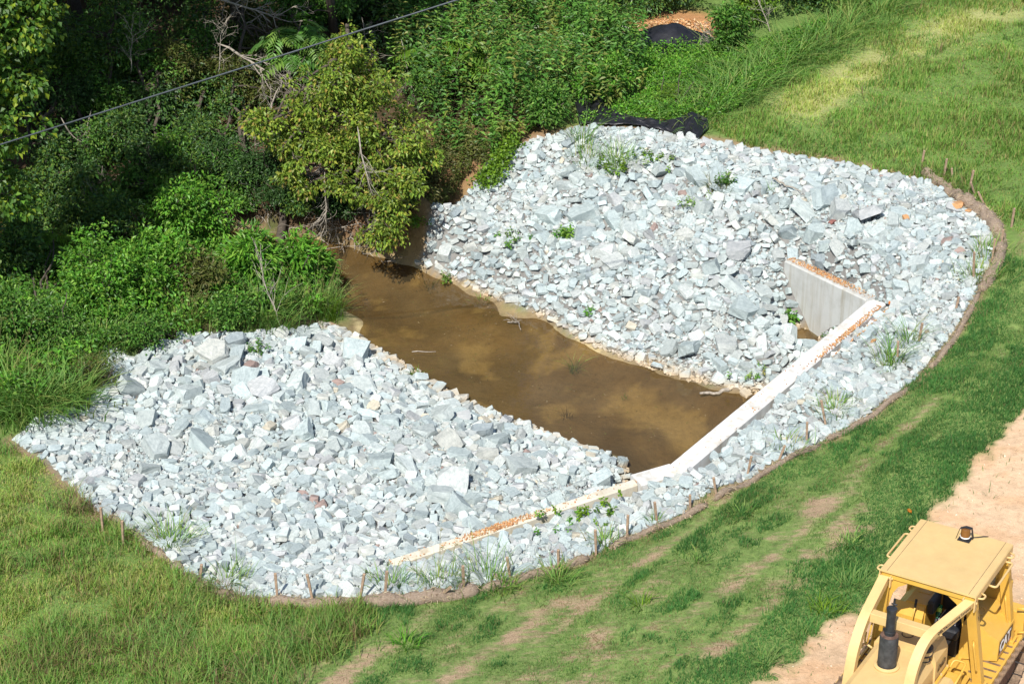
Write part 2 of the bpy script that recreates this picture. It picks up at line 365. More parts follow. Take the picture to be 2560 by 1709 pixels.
P_PATH = [tuple(AP(x, y)[:2]) for x, y in PATH_EDGE] + [(12, 18), (40, 18), (40, 60)]
_wl = plan([(x, y, 0) for x, y in WL]); _wr = plan([(x, y, 0) for x, y in WR])
_wt = plan(WATTLE)
hwA, hwB = tuple(HW0[:2]), tuple(HW1[:2])
hwAo, hwBo = tuple((HW0+hw_out*HW_T)[:2]), tuple((HW1+hw_out*HW_T)[:2])
backL = planG([(60, 985), (100, 945), (200, 925), (245, 870), (215, 800), (250, 795), (300, 820), (370, 792), (430, 768), (560, 768), (680, 760)])
lwA, lwB = tuple(LW0[:2]), tuple(LW1[:2])
P_NEAR = _wl + [tuple((LW0 - lw_n*0.2)[:2]), tuple((LW1 - lw_n*0.15)[:2]), tuple((LW1 + lw_dir*0.1)[:2])] + [_wt[9]] + _wt[8::-1] + backL
P_APRON = [_wt[9], tuple((LW1 + lw_dir*0.1)[:2]), tuple((LW1 + lw_n*0.18)[:2]), tuple((LW0 + lw_n*0.25)[:2]), hwAo, hwBo] + _wt[20:9:-1]
P_FAR = [_wr[i] for i in range(len(_wr))] + [tuple((HW0 + hw_dir*HW_LEN*0.55)[:2]), hwB, hwBo] + _wt[20:] + plan([(1112, 392, 1.9), (1090, 432, 1.6), (1040, 470, 1.3), (1000, 512, 0.9), (972, 580, 0.4)])
P_WATER = _wl + [hwA, hwB] + _wr[::-1] + plan([(900, 590, 0), (830, 572, 0), (740, 543, 0), (650, 520, 0), (540, 498, 0), (400, 472, 0), (200, 438, 0), (-300, 400, 0), (-300, 500, 0), (100, 530, 0), (450, 540, 0), (600, 590, 0), (700, 650, 0), (775, 700, 0)])
def turf_green(x, y):                        # streaky patches of turf running along the slope
    ca, sa = math.cos(math.radians(52)), math.sin(math.radians(52))
    s = x*ca + y*sa; t = -x*sa + y*ca
    g = fbm(s*0.20, t*1.7, 21, 4)*0.70 + fbm(x*2.2, y*2.2, 22, 3)*0.30
    g2 = vnoise(s*0.10, t*3.3, 29)
    return g*0.8 + 0.2*g2
# tall grass line separates the rank meadow (left) from the sown slope (right)
P_SLOPE = plan([(640, 1620, 2.4), (760, 1480, 2.2), (840, 1390, 2.0)]) + _wt[10:24] + plan([(2290, 610, 2.7), (2349, 540, 2.85), (2700, 300, 3.0)]) + [(30, 55), (30, 20), (8, 18), (-6, 22)]
P_LBANK = plan([(-260, 480, 0), (150, 510, 0), (450, 540, 0), (640, 560, 0), (770, 610, 0), (785, 680, 0), (765, 745, 0.2), (560, 762, 0.8), (300, 805, 1.2), (240, 860, 1.4), (60, 965, 1.5), (-260, 980, 1.5)])
P_WOODF = plan([(-500, 420, 0.05), (200, 480, 0.05), (540, 522, 0.05), (740, 548, 0.05), (830, 572, 0.05), (905, 592, 0.1), (955, 560, 0.3), (985, 480, 1.2), (975, 330, 1.9), (890, 150, 1.9), (890, -300, 1.9), (-900, -300, 1.7)])
def path_band(x, y): return sdist(x, y, P_PATH) + (fbm(x*2.5, y*2.5, 8)-0.5)*0.9
def turf_level(x, y):
    d = path_band(x, y); band = sstep(1.5, 0.95, d + (fbm(x*0.9, y*0.9, 33)-0.5)*0.8)
    near = sstep(1.3, 0.4, poly_dist(x, y, _wt[14:23], False) + (fbm(x*1.1, y*1.1, 35)-0.5)*1.2)
    return np.clip(0.11 + 0.5 + 1.2*(turf_green(x, y) - 0.51) + 0.35*(fbm(x*1.9, y*1.9, 39) - 0.5) + 0.28*band + 0.10*near, 0, 1), band
def ground_colour(x, y, z):
    n1 = fbm(x*0.8, y*0.8, 5); n2 = fbm(x*3, y*3, 6)
    C = np.empty((len(x), 3)); C[:] = (0.13, 0.205, 0.055)                       # rank meadow thatch
    C[:] = C*(0.75 + 0.5*n2)[:, None]
    straw = np.array([0.30, 0.215, 0.125]); green = np.array([0.115, 0.165, 0.045])
    sl = sstep(0.25, -0.25, sdist(x, y, P_SLOPE) + (n2-0.5)*0.5)
    g = sstep(0.37, 0.50, turf_green(x, y))
    cs = straw*(1-g)[:, None] + green*g[:, None]; C = C*(1-sl)[:, None] + cs*sl[:, None]
    pth = sstep(0.22, -0.22, sdist(x, y, P_PATH) + (fbm(x*2.5, y*2.5, 8)-0.5)*0.9)
    dirt = np.array([0.60, 0.425, 0.275])*(0.86 + 0.28*n1)[:, None]; st_ = sstep(0.55, 0.66, fbm(x*0.9, y*2.2+4, 71, 5))[:, None]*0.5; dirt = dirt*(1-st_) + np.array([0.55, 0.33, 0.18])*st_
    C = C*(1-pth)[:, None] + dirt*pth[:, None]
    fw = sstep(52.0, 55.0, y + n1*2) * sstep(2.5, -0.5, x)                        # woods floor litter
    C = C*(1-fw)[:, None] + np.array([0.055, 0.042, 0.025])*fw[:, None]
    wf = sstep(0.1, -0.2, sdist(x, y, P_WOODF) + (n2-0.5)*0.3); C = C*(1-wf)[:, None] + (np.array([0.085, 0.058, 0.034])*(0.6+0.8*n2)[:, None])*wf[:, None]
    lb_ = sstep(0.3, -0.5, sdist(x, y, P_LBANK)); C = C*(1-lb_)[:, None] + np.array([0.06, 0.052, 0.028])*lb_[:, None]  # soil darkened so gaps between the bushes look shaded
    tb = (sstep(-7, -2, x)*sstep(3.0, 0.0, x)*sstep(47, 49, y)*sstep(57, 54, y))   # clay bank by the bend
    C = C*(1-tb*0.8)[:, None] + np.array([0.30, 0.17, 0.09])*(tb*0.8)[:, None]
    rk = np.zeros(len(x))
    for P in (P_NEAR, P_APRON, P_FAR): rk = np.maximum(rk, sstep(0.12, -0.12, sdist(x, y, P)))
    C = C*(1-rk)[:, None] + (np.array([0.21, 0.205, 0.195])*(0.8+0.4*n2)[:, None])*rk[:, None]  # bedding darkened to paint shade into the gaps between stones
    wl_ = sstep(0.2, 0.0, z + (n2-0.5)*0.2)*(1 - 0*rk)                              # creek sediment
    C = C*(1-wl_)[:, None] + (np.array([0.235, 0.175, 0.095])*(0.35+0.75*n1+0.5*fbm(x*1.6+3, y*1.6, 61))[:, None])*wl_[:, None]
    bar = sstep(0.75, 0.1, poly_dist(x, y, plan([(1430, 905, 0), (1560, 950, 0), (1640, 990, 0), (1700, 1010, 0)]), False) + (n2-0.5)*0.8)
    bar = np.maximum(bar, 0.8*sstep(0.56, 0.68, fbm(x*1.1+5, y*1.1, 64)))*wl_
    C = C*(1-bar*0.9)[:, None] + np.array([0.50, 0.41, 0.22])*(bar*0.9)[:, None]
    edge = sstep(0.45, 0.1, poly_dist(x, y, _wt, False) + (n2-0.5)*0.4)*(1-rk)
    C = C*(1-edge)[:, None] + np.array([0.30, 0.205, 0.13])*edge[:, None]
    mul = np.exp(-((x-A3(1540, 75, 3)[0])**2/6 + (y-A3(1540, 75, 3)[1])**2/10)); mul = sstep(0.25, 0.6, mul)
    C = C*(1-mul)[:, None] + np.array([0.42, 0.22, 0.10])*mul[:, None]
    wk = sstep(1.5, 0.3, poly_dist(x, y, planG([(1840, 245), (1950, 180), (2080, 110), (2200, 60), (2330, 10)]), False) + (n2-0.5)*0.9); C = C*(1-wk)[:, None] + np.array([0.34, 0.35, 0.14])*wk[:, None]
    SL = np.zeros((len(x), 3)); lev, band = turf_level(x, y); SL[:, 0] = sl*(1-pth)*(1-rk)*(1-edge)*(1-wl_); SL[:, 1] = lev
    return C, SL
def axis(lo, hi, step, far, grow=1.35):
    a = list(np.arange(lo, hi + 1e-6, step)); s = step; x = hi
    while x < far: s *= grow; x += s; a.append(x)
    s = step; x = lo; b = []
    while x > -far: s *= grow; x -= s; b.append(x)
    return np.array(b[::-1] + a)
gx = axis(-19, 19, 0.15, 900); gy = axis(22, 74, 0.15, 1100)
GX, GY = np.meshgrid(gx, gy); gxr, gyr = GX.ravel(), GY.ravel(); GZ = H(gxr, gyr)
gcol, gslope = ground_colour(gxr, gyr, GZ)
nx, ny = len(gx), len(gy)
H_exact = H; _ix0 = int(np.argmin(np.abs(gx + 19))); _iy0 = int(np.argmin(np.abs(gy - 22))); _mx = int(round(38/0.15)); _my = int(round(52/0.15)); _GR = GZ.reshape(ny, nx)[_iy0:_iy0+_my+1, _ix0:_ix0+_mx+1]
def H(x, y):                                  # bilinear read of the surveyed grid
    x = np.atleast_1d(np.asarray(x, float)); y = np.atleast_1d(np.asarray(y, float)); u = (x + 19)/0.15; v = (y - 22)/0.15
    inside = (u >= 0) & (u < _mx-1) & (v >= 0) & (v < _my-1); uu = np.clip(u, 0, _mx-1.001); vv = np.clip(v, 0, _my-1.001); i = uu.astype(int); j = vv.astype(int); a = uu-i; b_ = vv-j
    z = (_GR[j, i]*(1-a) + _GR[j, i+1]*a)*(1-b_) + (_GR[j+1, i]*(1-a) + _GR[j+1, i+1]*a)*b_
    if not inside.all(): z[~inside] = H_exact(x[~inside], y[~inside])
    return z
ii, jj = np.meshgrid(np.arange(nx-1), np.arange(ny-1)); q0 = (jj*nx + ii).ravel()
quads = np.stack([q0, q0+1, q0+nx+1, q0+nx], 1)
cx, cy = gxr[quads].mean(1), gyr[quads].mean(1); cz = GZ[quads].mean(1)
is_path = (sdist(cx, cy, P_PATH) < -0.05)
is_bed = (cz < -0.02) & ~is_path
def sub_terrain(name, mask, kind, label, cat):
    f = quads[mask]; u, inv = np.unique(f, return_inverse=True)
    V = np.stack([gxr[u], gyr[u], GZ[u]], 1)
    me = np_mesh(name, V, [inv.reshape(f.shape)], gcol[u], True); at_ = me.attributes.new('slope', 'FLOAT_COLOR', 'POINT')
    c = np.ones((len(u), 4), np.float32); c[:, :3] = gslope[u]; at_.data.foreach_set('color', c.ravel())
    return tag(link(name, me, M['ground']), label, cat, None, kind)
sub_terrain('ground', ~is_path & ~is_bed, 'structure', 'grassy ground and embankment round the rock lined basin', 'ground')
sub_terrain('dirt_path', is_path, 'structure', 'pale sandy dirt path beside the bulldozer', 'path')
sub_terrain('creek_bed', is_bed, 'structure', 'brown silt bed under the shallow creek water', 'creek bed')

# water
def water_mat():
    m, t, n, l, b = nt('muddy_water')
    v = objcoord(n, l)
    tr = n.new('ShaderNodeBsdfTransparent'); tr.inputs[0].default_value = (0.80, 0.70, 0.50, 1)
    df = n.new('ShaderNodeBsdfDiffuse'); l.new(ramp(n, l, noise(n, l, 0.5, 5, 0.6, v), [(0.32, (0.07, 0.057, 0.032)), (0.68, (0.165, 0.132, 0.075))]), df.inputs[0])
    mx = n.new('ShaderNodeMixShader'); mx.inputs[0].default_value = 0.30; l.new(tr.outputs[0], mx.inputs[1]); l.new(df.outputs[0], mx.inputs[2])
    gl = n.new('ShaderNodeBsdfGlossy'); gl.inputs['Roughness'].default_value = 0.02
    fr = n.new('ShaderNodeFresnel'); fr.inputs[0].default_value = 1.33
    m2 = n.new('ShaderNodeMixShader'); l.new(fr.outputs[0], m2.inputs[0]); l.new(mx.outputs[0], m2.inputs[1]); l.new(gl.outputs[0], m2.inputs[2])
    bp = n.new('ShaderNodeBump'); bp.inputs['Strength'].default_value = 0.05; bp.inputs['Distance'].default_value = 0.02
    l.new(noise(n, l, 5.0, 2, 0.5, v), bp.inputs['Height']); l.new(bp.outputs[0], gl.inputs['Normal'])
    l.new(m2.outputs[0], n['Material Output'].inputs[0]); return m
M['water'] = water_mat()
wm = is_bed | ((cz < 0.25) & ~is_path)
f = quads[wm & (cx > -19) & (cx < 12) & (cy < 60)]; u, inv = np.unique(f, return_inverse=True)
tag(link('water', np_mesh('water', np.stack([gxr[u], gyr[u], np.full(len(u), 0.0)], 1), [inv.reshape(f.shape)], None, True), M['water']),
    'shallow brown creek water pooled between the rock banks', 'water', None, 'structure')

# ------------------------------------------------------------------ concrete headwall
def concrete_mat():
    m, t, n, l, b = nt('weathered_concrete')
    v = objcoord(n, l); f = noise(n, l, 1.4, 6, 0.65, v)
    c = ramp(n, l, f, [(0.25, (0.48, 0.475, 0.45)), (0.5, (0.62, 0.62, 0.61)), (0.8, (0.68, 0.675, 0.66))])
    mp = n.new('ShaderNodeMapping'); mp.inputs['Scale'].default_value = (5, 5, 0.35); l.new(v, mp.inputs[0])
    c = mixc(n, l, 0.8, c, ramp(n, l, noise(n, l, 1.0, 5, 0.6, mp.outputs[0]), [(0.32, (0.74, 0.68, 0.58)), (0.52, (1, 1, 1))]), 'MULTIPLY')
    c = mixc(n, l, ramp(n, l, noise(n, l, 0.55, 4, 0.6, v), [(0.55, (0, 0, 0)), (0.75, (0.5, 0.5, 0.5))]), c, (0.64, 0.53, 0.38))
    l.new(c, b.inputs['Base Color']); b.inputs['Roughness'].default_value = 0.85; b.inputs['Specular IOR Level'].default_value = 0.2
    bump(n, l, noise(n, l, 25, 5, 0.7, v), 0.25, 0.02, b); return m
M['concrete'] = concrete_mat()
def stained(): 
    m = M['concrete'].copy(); m.name = 'soil_stained_concrete'; n = m.node_tree.nodes; l = m.node_tree.links; bs = n['Principled BSDF']; src = bs.inputs['Base Color'].links[0].from_socket
    l.new(mixc(n, l, 0.8, src, (0.90, 0.82, 0.66), 'MULTIPLY'), bs.inputs['Base Color']); return m
M['stained'] = stained()
M['wing_shade'] = M['stained'].copy(); M['wing_shade'].name = 'shade_toned_concrete'  # darker copy: shading of the tall wing face put into its colour
for nd in M['wing_shade'].node_tree.nodes:
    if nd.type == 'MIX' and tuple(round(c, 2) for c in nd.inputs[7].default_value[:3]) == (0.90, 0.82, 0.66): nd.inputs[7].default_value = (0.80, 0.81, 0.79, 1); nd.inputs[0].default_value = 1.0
def wall_part(name, p0, p1, n, t0, t1, zb, ch, parent):
    """tapered-top wall from p0 to p1 (tops), thickness from -t0 to +t1 along n, chamfered top edges"""
    bm = bmesh.new(); N = 14; rings = []
    for i in range(N+1):
        f = i/N; c = p0*(1-f) + p1*f; z = c[2]
        pts = [c - n*t0, c - n*t0, c - n*(t0-ch), c + n*(t1-ch), c + n*t1, c + n*t1]; zs = [zb, z-ch, z, z, z-ch, zb]
        rings.append([bm.verts.new((a[0], a[1], h)) for a, h in zip(pts, zs)])
    for i in range(N):
        for k in range(6):
            k2 = (k+1) % 6; bm.faces.new((rings[i][k], rings[i][k2], rings[i+1][k2], rings[i+1][k]))
    bm.faces.new(rings[0][::-1]); bm.faces.new(rings[-1])
    bmesh.ops.recalc_face_normals(bm, faces=bm.faces)
    me = bpy.data.meshes.new(name); bm.to_mesh(me); bm.free()
    return link(name, me, M['concrete'], parent)
cw = empty('culvert_headwall', label='white concrete culvert headwall with two wing walls in the riprap', cat='headwall')
wall_part('head_wall', HW0 - hw_dir*0.05, HW1 + hw_dir*0.25, hw_out, 0.0, HW_T, -1.2, 0.03, cw)
lwj = LW0 + lw_dir*0.95; lwj[2] = LW0[2]
corner = wall_part('wing_wall', LW0 + np.array([0, 0, 0.06]) - lw_dir*0.02, lwj + np.array([0, 0, 0.05]), lw_n, 0.24, 0.24, -1.2, 0.03, cw)
w = wall_part('wing_wall', lwj + lw_dir*0.02, LW1, lw_n, 0.12, 0.12, -1.2, 0.03, cw); w['label'] = 'long low wing wall stained tan'; w.data.materials.clear(); w.data.materials.append(M['stained'])
w = wall_part('wing_wall', RW0 + np.array([0, 0, -0.03]), RW1, rw_n, 0.0, 0.3, -1.2, 0.03, cw); w['label'] = 'tall grey wing wall face above the rocks'; w.data.materials.clear(); w.data.materials.append(M['wing_shade'])

# ------------------------------------------------------------------ riprap
def rock_base(seed, sub):
    r = random.Random(seed); bm = bmesh.new(); bmesh.ops.create_cube(bm, size=2.0)
    sx, sy, sz = 1.0, r.uniform(0.5, 0.95), r.uniform(0.30, 0.72)
    for v in bm.verts:
        v.co = Vector((v.co.x*sx*r.uniform(0.8, 1.1), v.co.y*sy*r.uniform(0.75, 1.1), v.co.z*sz*r.uniform(0.8, 1.1)))
    for k in range(r.randint(6, 9)):
        d = Vector((r.gauss(0, 1), r.gauss(0, 1), r.gauss(0, 0.9))).normalized()
        sup = max(v.co.dot(d) for v in bm.verts)
        h = sup*r.uniform(0.68, 0.9)
        res = bmesh.ops.bisect_plane(bm, geom=bm.verts[:]+bm.edges[:]+bm.faces[:], dist=1e-4, plane_co=d*h, plane_no=d, clear_outer=True)
        bmesh.ops.contextual_create(bm, geom=[e for e in res['geom_cut'] if isinstance(e, bmesh.types.BMEdge)])
    bmesh.ops.remove_doubles(bm, verts=bm.verts[:], dist=0.03)
    bmesh.ops.triangulate(bm, faces=bm.faces[:])
    if sub:
        bmesh.ops.subdivide_edges(bm, edges=bm.edges[:], cuts=1, use_grid_fill=True)
        bmesh.ops.triangulate(bm, faces=bm.faces[:])
        for v in bm.verts:
            v.co += v.normal*r.uniform(-0.05, 0.04) + Vector((r.uniform(-.03, .03), r.uniform(-.03, .03), r.uniform(-.02, .02)))
    bmesh.ops.recalc_face_normals(bm, faces=bm.faces[:])
    bm.verts.ensure_lookup_table()
    V = np.array([v.co[:] for v in bm.verts]); Fc = np.array([[v.index for v in f_.verts] for f_ in bm.faces]); bm.free()
    s = np.abs(V).max(); V = V/s
    return V, Fc
ROCKS_LO = [rock_base(100+i, False) for i in range(30)]
_hi = [rock_base(100+i, True) for i in range(30)]
ROCKS_TINY = []
for i in range(12):
    r0 = np.random.default_rng(400+i); V = np.array([(x, y, z) for z in (-1, 1) for y in (-1, 1) for x in (-1, 1)], float)*r0.uniform(0.45, 1.0, (8, 1))*[1, r0.uniform(.6, .95), r0.uniform(.4, .8)]
    ROCKS_TINY.append((V/np.abs(V).max(), np.array([(0, 2, 3), (0, 3, 1), (4, 5, 7), (4, 7, 6), (0, 1, 5), (0, 5, 4), (2, 6, 7), (2, 7, 3), (0, 4, 6), (0, 6, 2), (1, 3, 7), (1, 7, 5)])))
ROCK_ME = []
for i, (V, Fc) in enumerate(_hi):
    me = np_mesh('stone', V, [Fc]); me.materials.append(M['stone_obj']); ROCK_ME.append(me)
def stone_colours(n, r):
    base = np.array([[0.56, 0.585, 0.575], [0.50, 0.545, 0.545], [0.60, 0.60, 0.585], [0.47, 0.515, 0.525], [0.62, 0.60, 0.56], [0.54, 0.525, 0.53]])
    C = base[r.choice(6, n, p=[.27, .24, .2, .14, .07, .08])]*r.uniform(0.85, 1.12, (n, 1))
    k = r.random(n); C[k < 0.006] = (0.40, 0.28, 0.25); C[(k > 0.012) & (k < 0.024)] = (0.34, 0.37, 0.39); C[(k > 0.026) & (k < 0.032)] = (0.60, 0.52, 0.42)
    return np.clip(C*np.array([0.842, 0.892, 0.885])*r.uniform(0.88, 1.06, (n, 1)), 0, 0.8)
def rot_mats(n, r, tilt):
    az = r.uniform(0, 2*math.pi, n); ta = r.normal(0, tilt, n); tb = r.normal(0, tilt, n)
    ca, sa = np.cos(az), np.sin(az); c1, s1 = np.cos(ta), np.sin(ta); c2, s2 = np.cos(tb), np.sin(tb); o = np.zeros(n); e = np.ones(n)
    Rz = np.stack([np.stack([ca, -sa, o], 1), np.stack([sa, ca, o], 1), np.stack([o, o, e], 1)], 1)
    Rx = np.stack([np.stack([e, o, o], 1), np.stack([o, c1, -s1], 1), np.stack([o, s1, c1], 1)], 1)
    Ry = np.stack([np.stack([c2, o, s2], 1), np.stack([o, e, o], 1), np.stack([-s2, o, c2], 1)], 1)
    return Rx @ Ry @ Rz
class Hash:
    def __init__(s, c): s.c = c; s.d = {}
    def free(s, x, y, r, k):
        m = int((r+0.55)/s.c)+1; ix, iy = int(x//s.c), int(y//s.c)
        for a in range(ix-m, ix+m+1):
            for b in range(iy-m, iy+m+1):
                for (px, py, pr) in s.d.get((a, b), ()):
                    if (px-x)**2 + (py-y)**2 < (k*(r+pr))**2: return False
        return True
    def put(s, x, y, r): s.d.setdefault((int(x//s.c), int(y//s.c)), []).append((x, y, r))
def poly_samples(P, n, r):
    P = np.array([p[:2] for p in P]); lo, hi = P.min(0), P.max(0); out = []
    while sum(len(o) for o in out) < n:
        q = r.uniform(lo, hi, (n*2, 2)); out.append(q[in_poly(q[:, 0], q[:, 1], P)])
    return np.concatenate(out)[:n]
def poly_area(P):
    P = np.array([p[:2] for p in P]); return 0.5*abs(np.dot(P[:, 0], np.roll(P[:, 1], 1)) - np.dot(P[:, 1], np.roll(P[:, 0], 1)))
WALLSEG = [((HW0+hw_out*HW_T/2)[:2], (HW1+hw_out*HW_T/2)[:2], HW_T/2), (LW0[:2], LW1[:2], 0.1), ((RW0+rw_n*0.15)[:2], (RW1+rw_n*0.15)[:2], 0.15)]
def wall_clear(x, y):
    d = np.full(len(x), 9.0)
    for a, b, t in WALLSEG: d = np.minimum(d, poly_dist(x, y, [tuple(a), tuple(b)], False) - t)
    return d
def riprap(P, seed, label, big, bigs, note):
    r = np.random.default_rng(seed); area = poly_area(P); Hs = Hash(0.45); S = []
    edge_poly = P
    root = empty('riprap_bank', (np.mean([p[0] for p in P]), np.mean([p[1] for p in P]), 0), 0, label, 'riprap')
    def throw(n, r0, r1, k, big_zone, powr=1.0):
        q = poly_samples(P, n, r); rad = r0 + (r1-r0)*r.random(n)**powr
        ed = poly_dist(q[:, 0], q[:, 1], edge_poly); wc = wall_clear(q[:, 0], q[:, 1])
        zone = fbm(q[:, 0]*0.35+seed, q[:, 1]*0.35, 31, 3); fine = fbm(q[:, 0]*0.45, q[:, 1]*0.45+seed, 77, 3)
        ok = (ed > rad*0.45) & (wc > rad*0.72) & ((rad < 0.2) | (wc > 0.55))
        if big_zone: ok &= (zone > big_zone) & (ed > rad*1.2) & (poly_dist(q[:, 0], q[:, 1], _wt, False) > 1.3 + rad)
        for i in np.nonzero(ok)[0]:
            kk = k*(1.0 + 0.6*max(0, fine[i]-0.56)*4) if not big_zone else k
            if Hs.free(q[i, 0], q[i, 1], rad[i], kk): Hs.put(q[i, 0], q[i, 1], rad[i]); S.append((q[i, 0], q[i, 1], rad[i]))
    throw(int(area*big*10), bigs[0], bigs[1], 0.82, 0.44, 2.4)
    throw(int(area*75), 0.11, 0.185, 0.74, 0, 1.4)
    throw(int(area*190), 0.07, 0.11, 0.72, 0)
    throw(int(area*300), 0.04, 0.068, 0.70, 0)
    S = np.array(S); n = len(S); x, y, rad = S.T
    z = H(x, y) + rad*r.uniform(0.05, 0.36, n) + (rad > 0.08)*0.02
    # settle on the slope: lean with the ground
    R = rot_mats(n, r, 0.36)
    sc = rad[:, None]*np.stack([r.uniform(1.0, 1.25, n), r.uniform(0.95, 1.2, n), r.uniform(0.85, 1.25, n)], 1)
    C = stone_colours(n, r); kind = r.integers(0, 30, n)
    pr = project(np.stack([x, y, z], 1)); vis = rad*F_PX/pr[:, 2]
    vis[(pr[:, 0] < 0) | (pr[:, 0] > 2560) | (pr[:, 1] < 0) | (pr[:, 1] > 1709)] = 0
    top = np.argsort(-vis)[:300]; is_top = np.zeros(n, bool); is_top[top] = True
    rx, ry = root.location.x, root.location.y
    for i in top:
        o = bpy.data.objects.new('stone', ROCK_ME[kind[i]]); COL.objects.link(o); o.parent = root
        m4 = Matrix([list(R[i][a]*sc[i]) + [[x[i]-rx, y[i]-ry, z[i]][a]] for a in range(3)] + [[0, 0, 0, 1]])
        o.matrix_local = m4; o.color = (*C[i], 1)
    # gravel fines worked into the gaps
    ng = int(area*240); q = poly_samples(P, ng, r); fine = fbm(q[:, 0]*0.45, q[:, 1]*0.45+seed, 77, 3)
    q = q[(r.random(ng) < 0.10 + sstep(0.50, 0.62, fine)*0.9) & (wall_clear(q[:, 0], q[:, 1]) > 0.05)]
    ng = len(q); gr = r.uniform(0.022, 0.06, ng)
    acc = Acc()
    X = np.concatenate([x[~is_top], q[:, 0]]); Y = np.concatenate([y[~is_top], q[:, 1]]); Z = np.concatenate([z[~is_top], H(q[:, 0], q[:, 1]) + 0.035])
    RR = np.concatenate([R[~is_top], rot_mats(ng, r, 0.5)]); SS = np.concatenate([sc[~is_top], np.repeat(gr[:, None], 3, 1)*1.1])
    CC = np.concatenate([C[~is_top], stone_colours(ng, r)*0.95]); KK = np.concatenate([np.where(rad[~is_top] > 0.07, kind[~is_top], 30 + kind[~is_top] % 12), 30 + r.integers(0, 12, ng)])
    small = np.concatenate([np.zeros(n - len(top), bool), np.ones(ng, bool)])
    for k in range(42):
        V, Fc = ROCKS_LO[k] if k < 30 else ROCKS_TINY[k-30]
        if True:
            idx = np.nonzero((KK == k))[0]
            if len(idx) == 0: continue
            W = np.einsum('nij,nvj->nvi', RR[idx], V[None]*SS[idx][:, None, :]) + np.stack([X[idx], Y[idx], Z[idx]], 1)[:, None, :]
            m = len(V); FF = (Fc[None] + (np.arange(len(idx))*m)[:, None, None]).reshape(-1, 3)
            acc.add(W.reshape(-1, 3), FF, np.repeat(CC[idx], m, 0))
    me = acc.mesh('small_stones'); o = link('small_stones', me, M['stone_att'], root); o.location = (-rx, -ry, 0); o['kind'] = 'stuff'
    print('riprap', note, 'area', round(area, 1), 'stones', n, 'gravel', ng, 'tris', len(me.polygons))
    return root
riprap(P_NEAR, 11, 'broad near bank of pale grey riprap left of the muddy pool', 0.8, (0.185, 0.40), 'near')
riprap(P_FAR, 12, 'high far bank of pale grey riprap behind the tall wing wall', 0.9, (0.185, 0.42), 'far')
riprap(P_APRON, 13, 'narrow strip of pale riprap between the headwall and the grass slope', 0.2, (0.15, 0.23), 'apron')
# ------------------------------------------------------------------ vegetation generators
def unit(a): return a/(np.linalg.norm(a, axis=-1, keepdims=True) + 1e-9)
def leaves(acc, P, Dr, L, W, C, r, fold=0.25, roll=1.0):
    """one folded four-point leaf per row: base P, direction Dr, length L, width W, colour C"""
    n = len(P)
    if n == 0: return
    Dr = unit(Dr); up = np.array([0, 0, 1.0]) + r.normal(0, 0.45*roll, (n, 3))
    S = unit(np.cross(Dr, up)); N = np.cross(S, Dr)
    L = np.broadcast_to(L, (n,))[:, None]; W = np.broadcast_to(W, (n,))[:, None]
    mid = P + Dr*L*0.45
    v1 = mid + S*W*0.5 + N*W*fold; v3 = mid - S*W*0.5 + N*W*fold
    tip = P + Dr*L - N*L*0.12
    V = np.stack([P, v1, tip, v3], 1).reshape(-1, 3); b = (np.arange(n)*4)[:, None]
    F = np.concatenate([b + np.array([[0, 1, 2]]), b + np.array([[0, 2, 3]])])
    acc.add(V, F, np.repeat(C, 4, 0))
def palette(cols, n, r, jit=0.18, w=None):
    cols = np.array(cols); c = cols[r.choice(len(cols), n, p=w)]
    return np.clip(c*r.uniform(1-jit, 1+jit, (n, 1))*r.uniform(0.94, 1.06, (n, 3)), 0, 1)
def curve3(a, b, sag, r, n=6, wob=0.06):
    t = np.linspace(0, 1, n)[:, None]; L = np.linalg.norm(b-a)
    P = a*(1-t) + b*t; P[:, 2] += (sag*4*t*(1-t))[:, 0]; P[1:-1] += r.normal(0, wob*L, (n-2, 3)); return P
def atY(px, py, Y):
    d = ray(px*K, py*K); return np.array([0, 0, CAM_H]) + d*(Y/d[1])
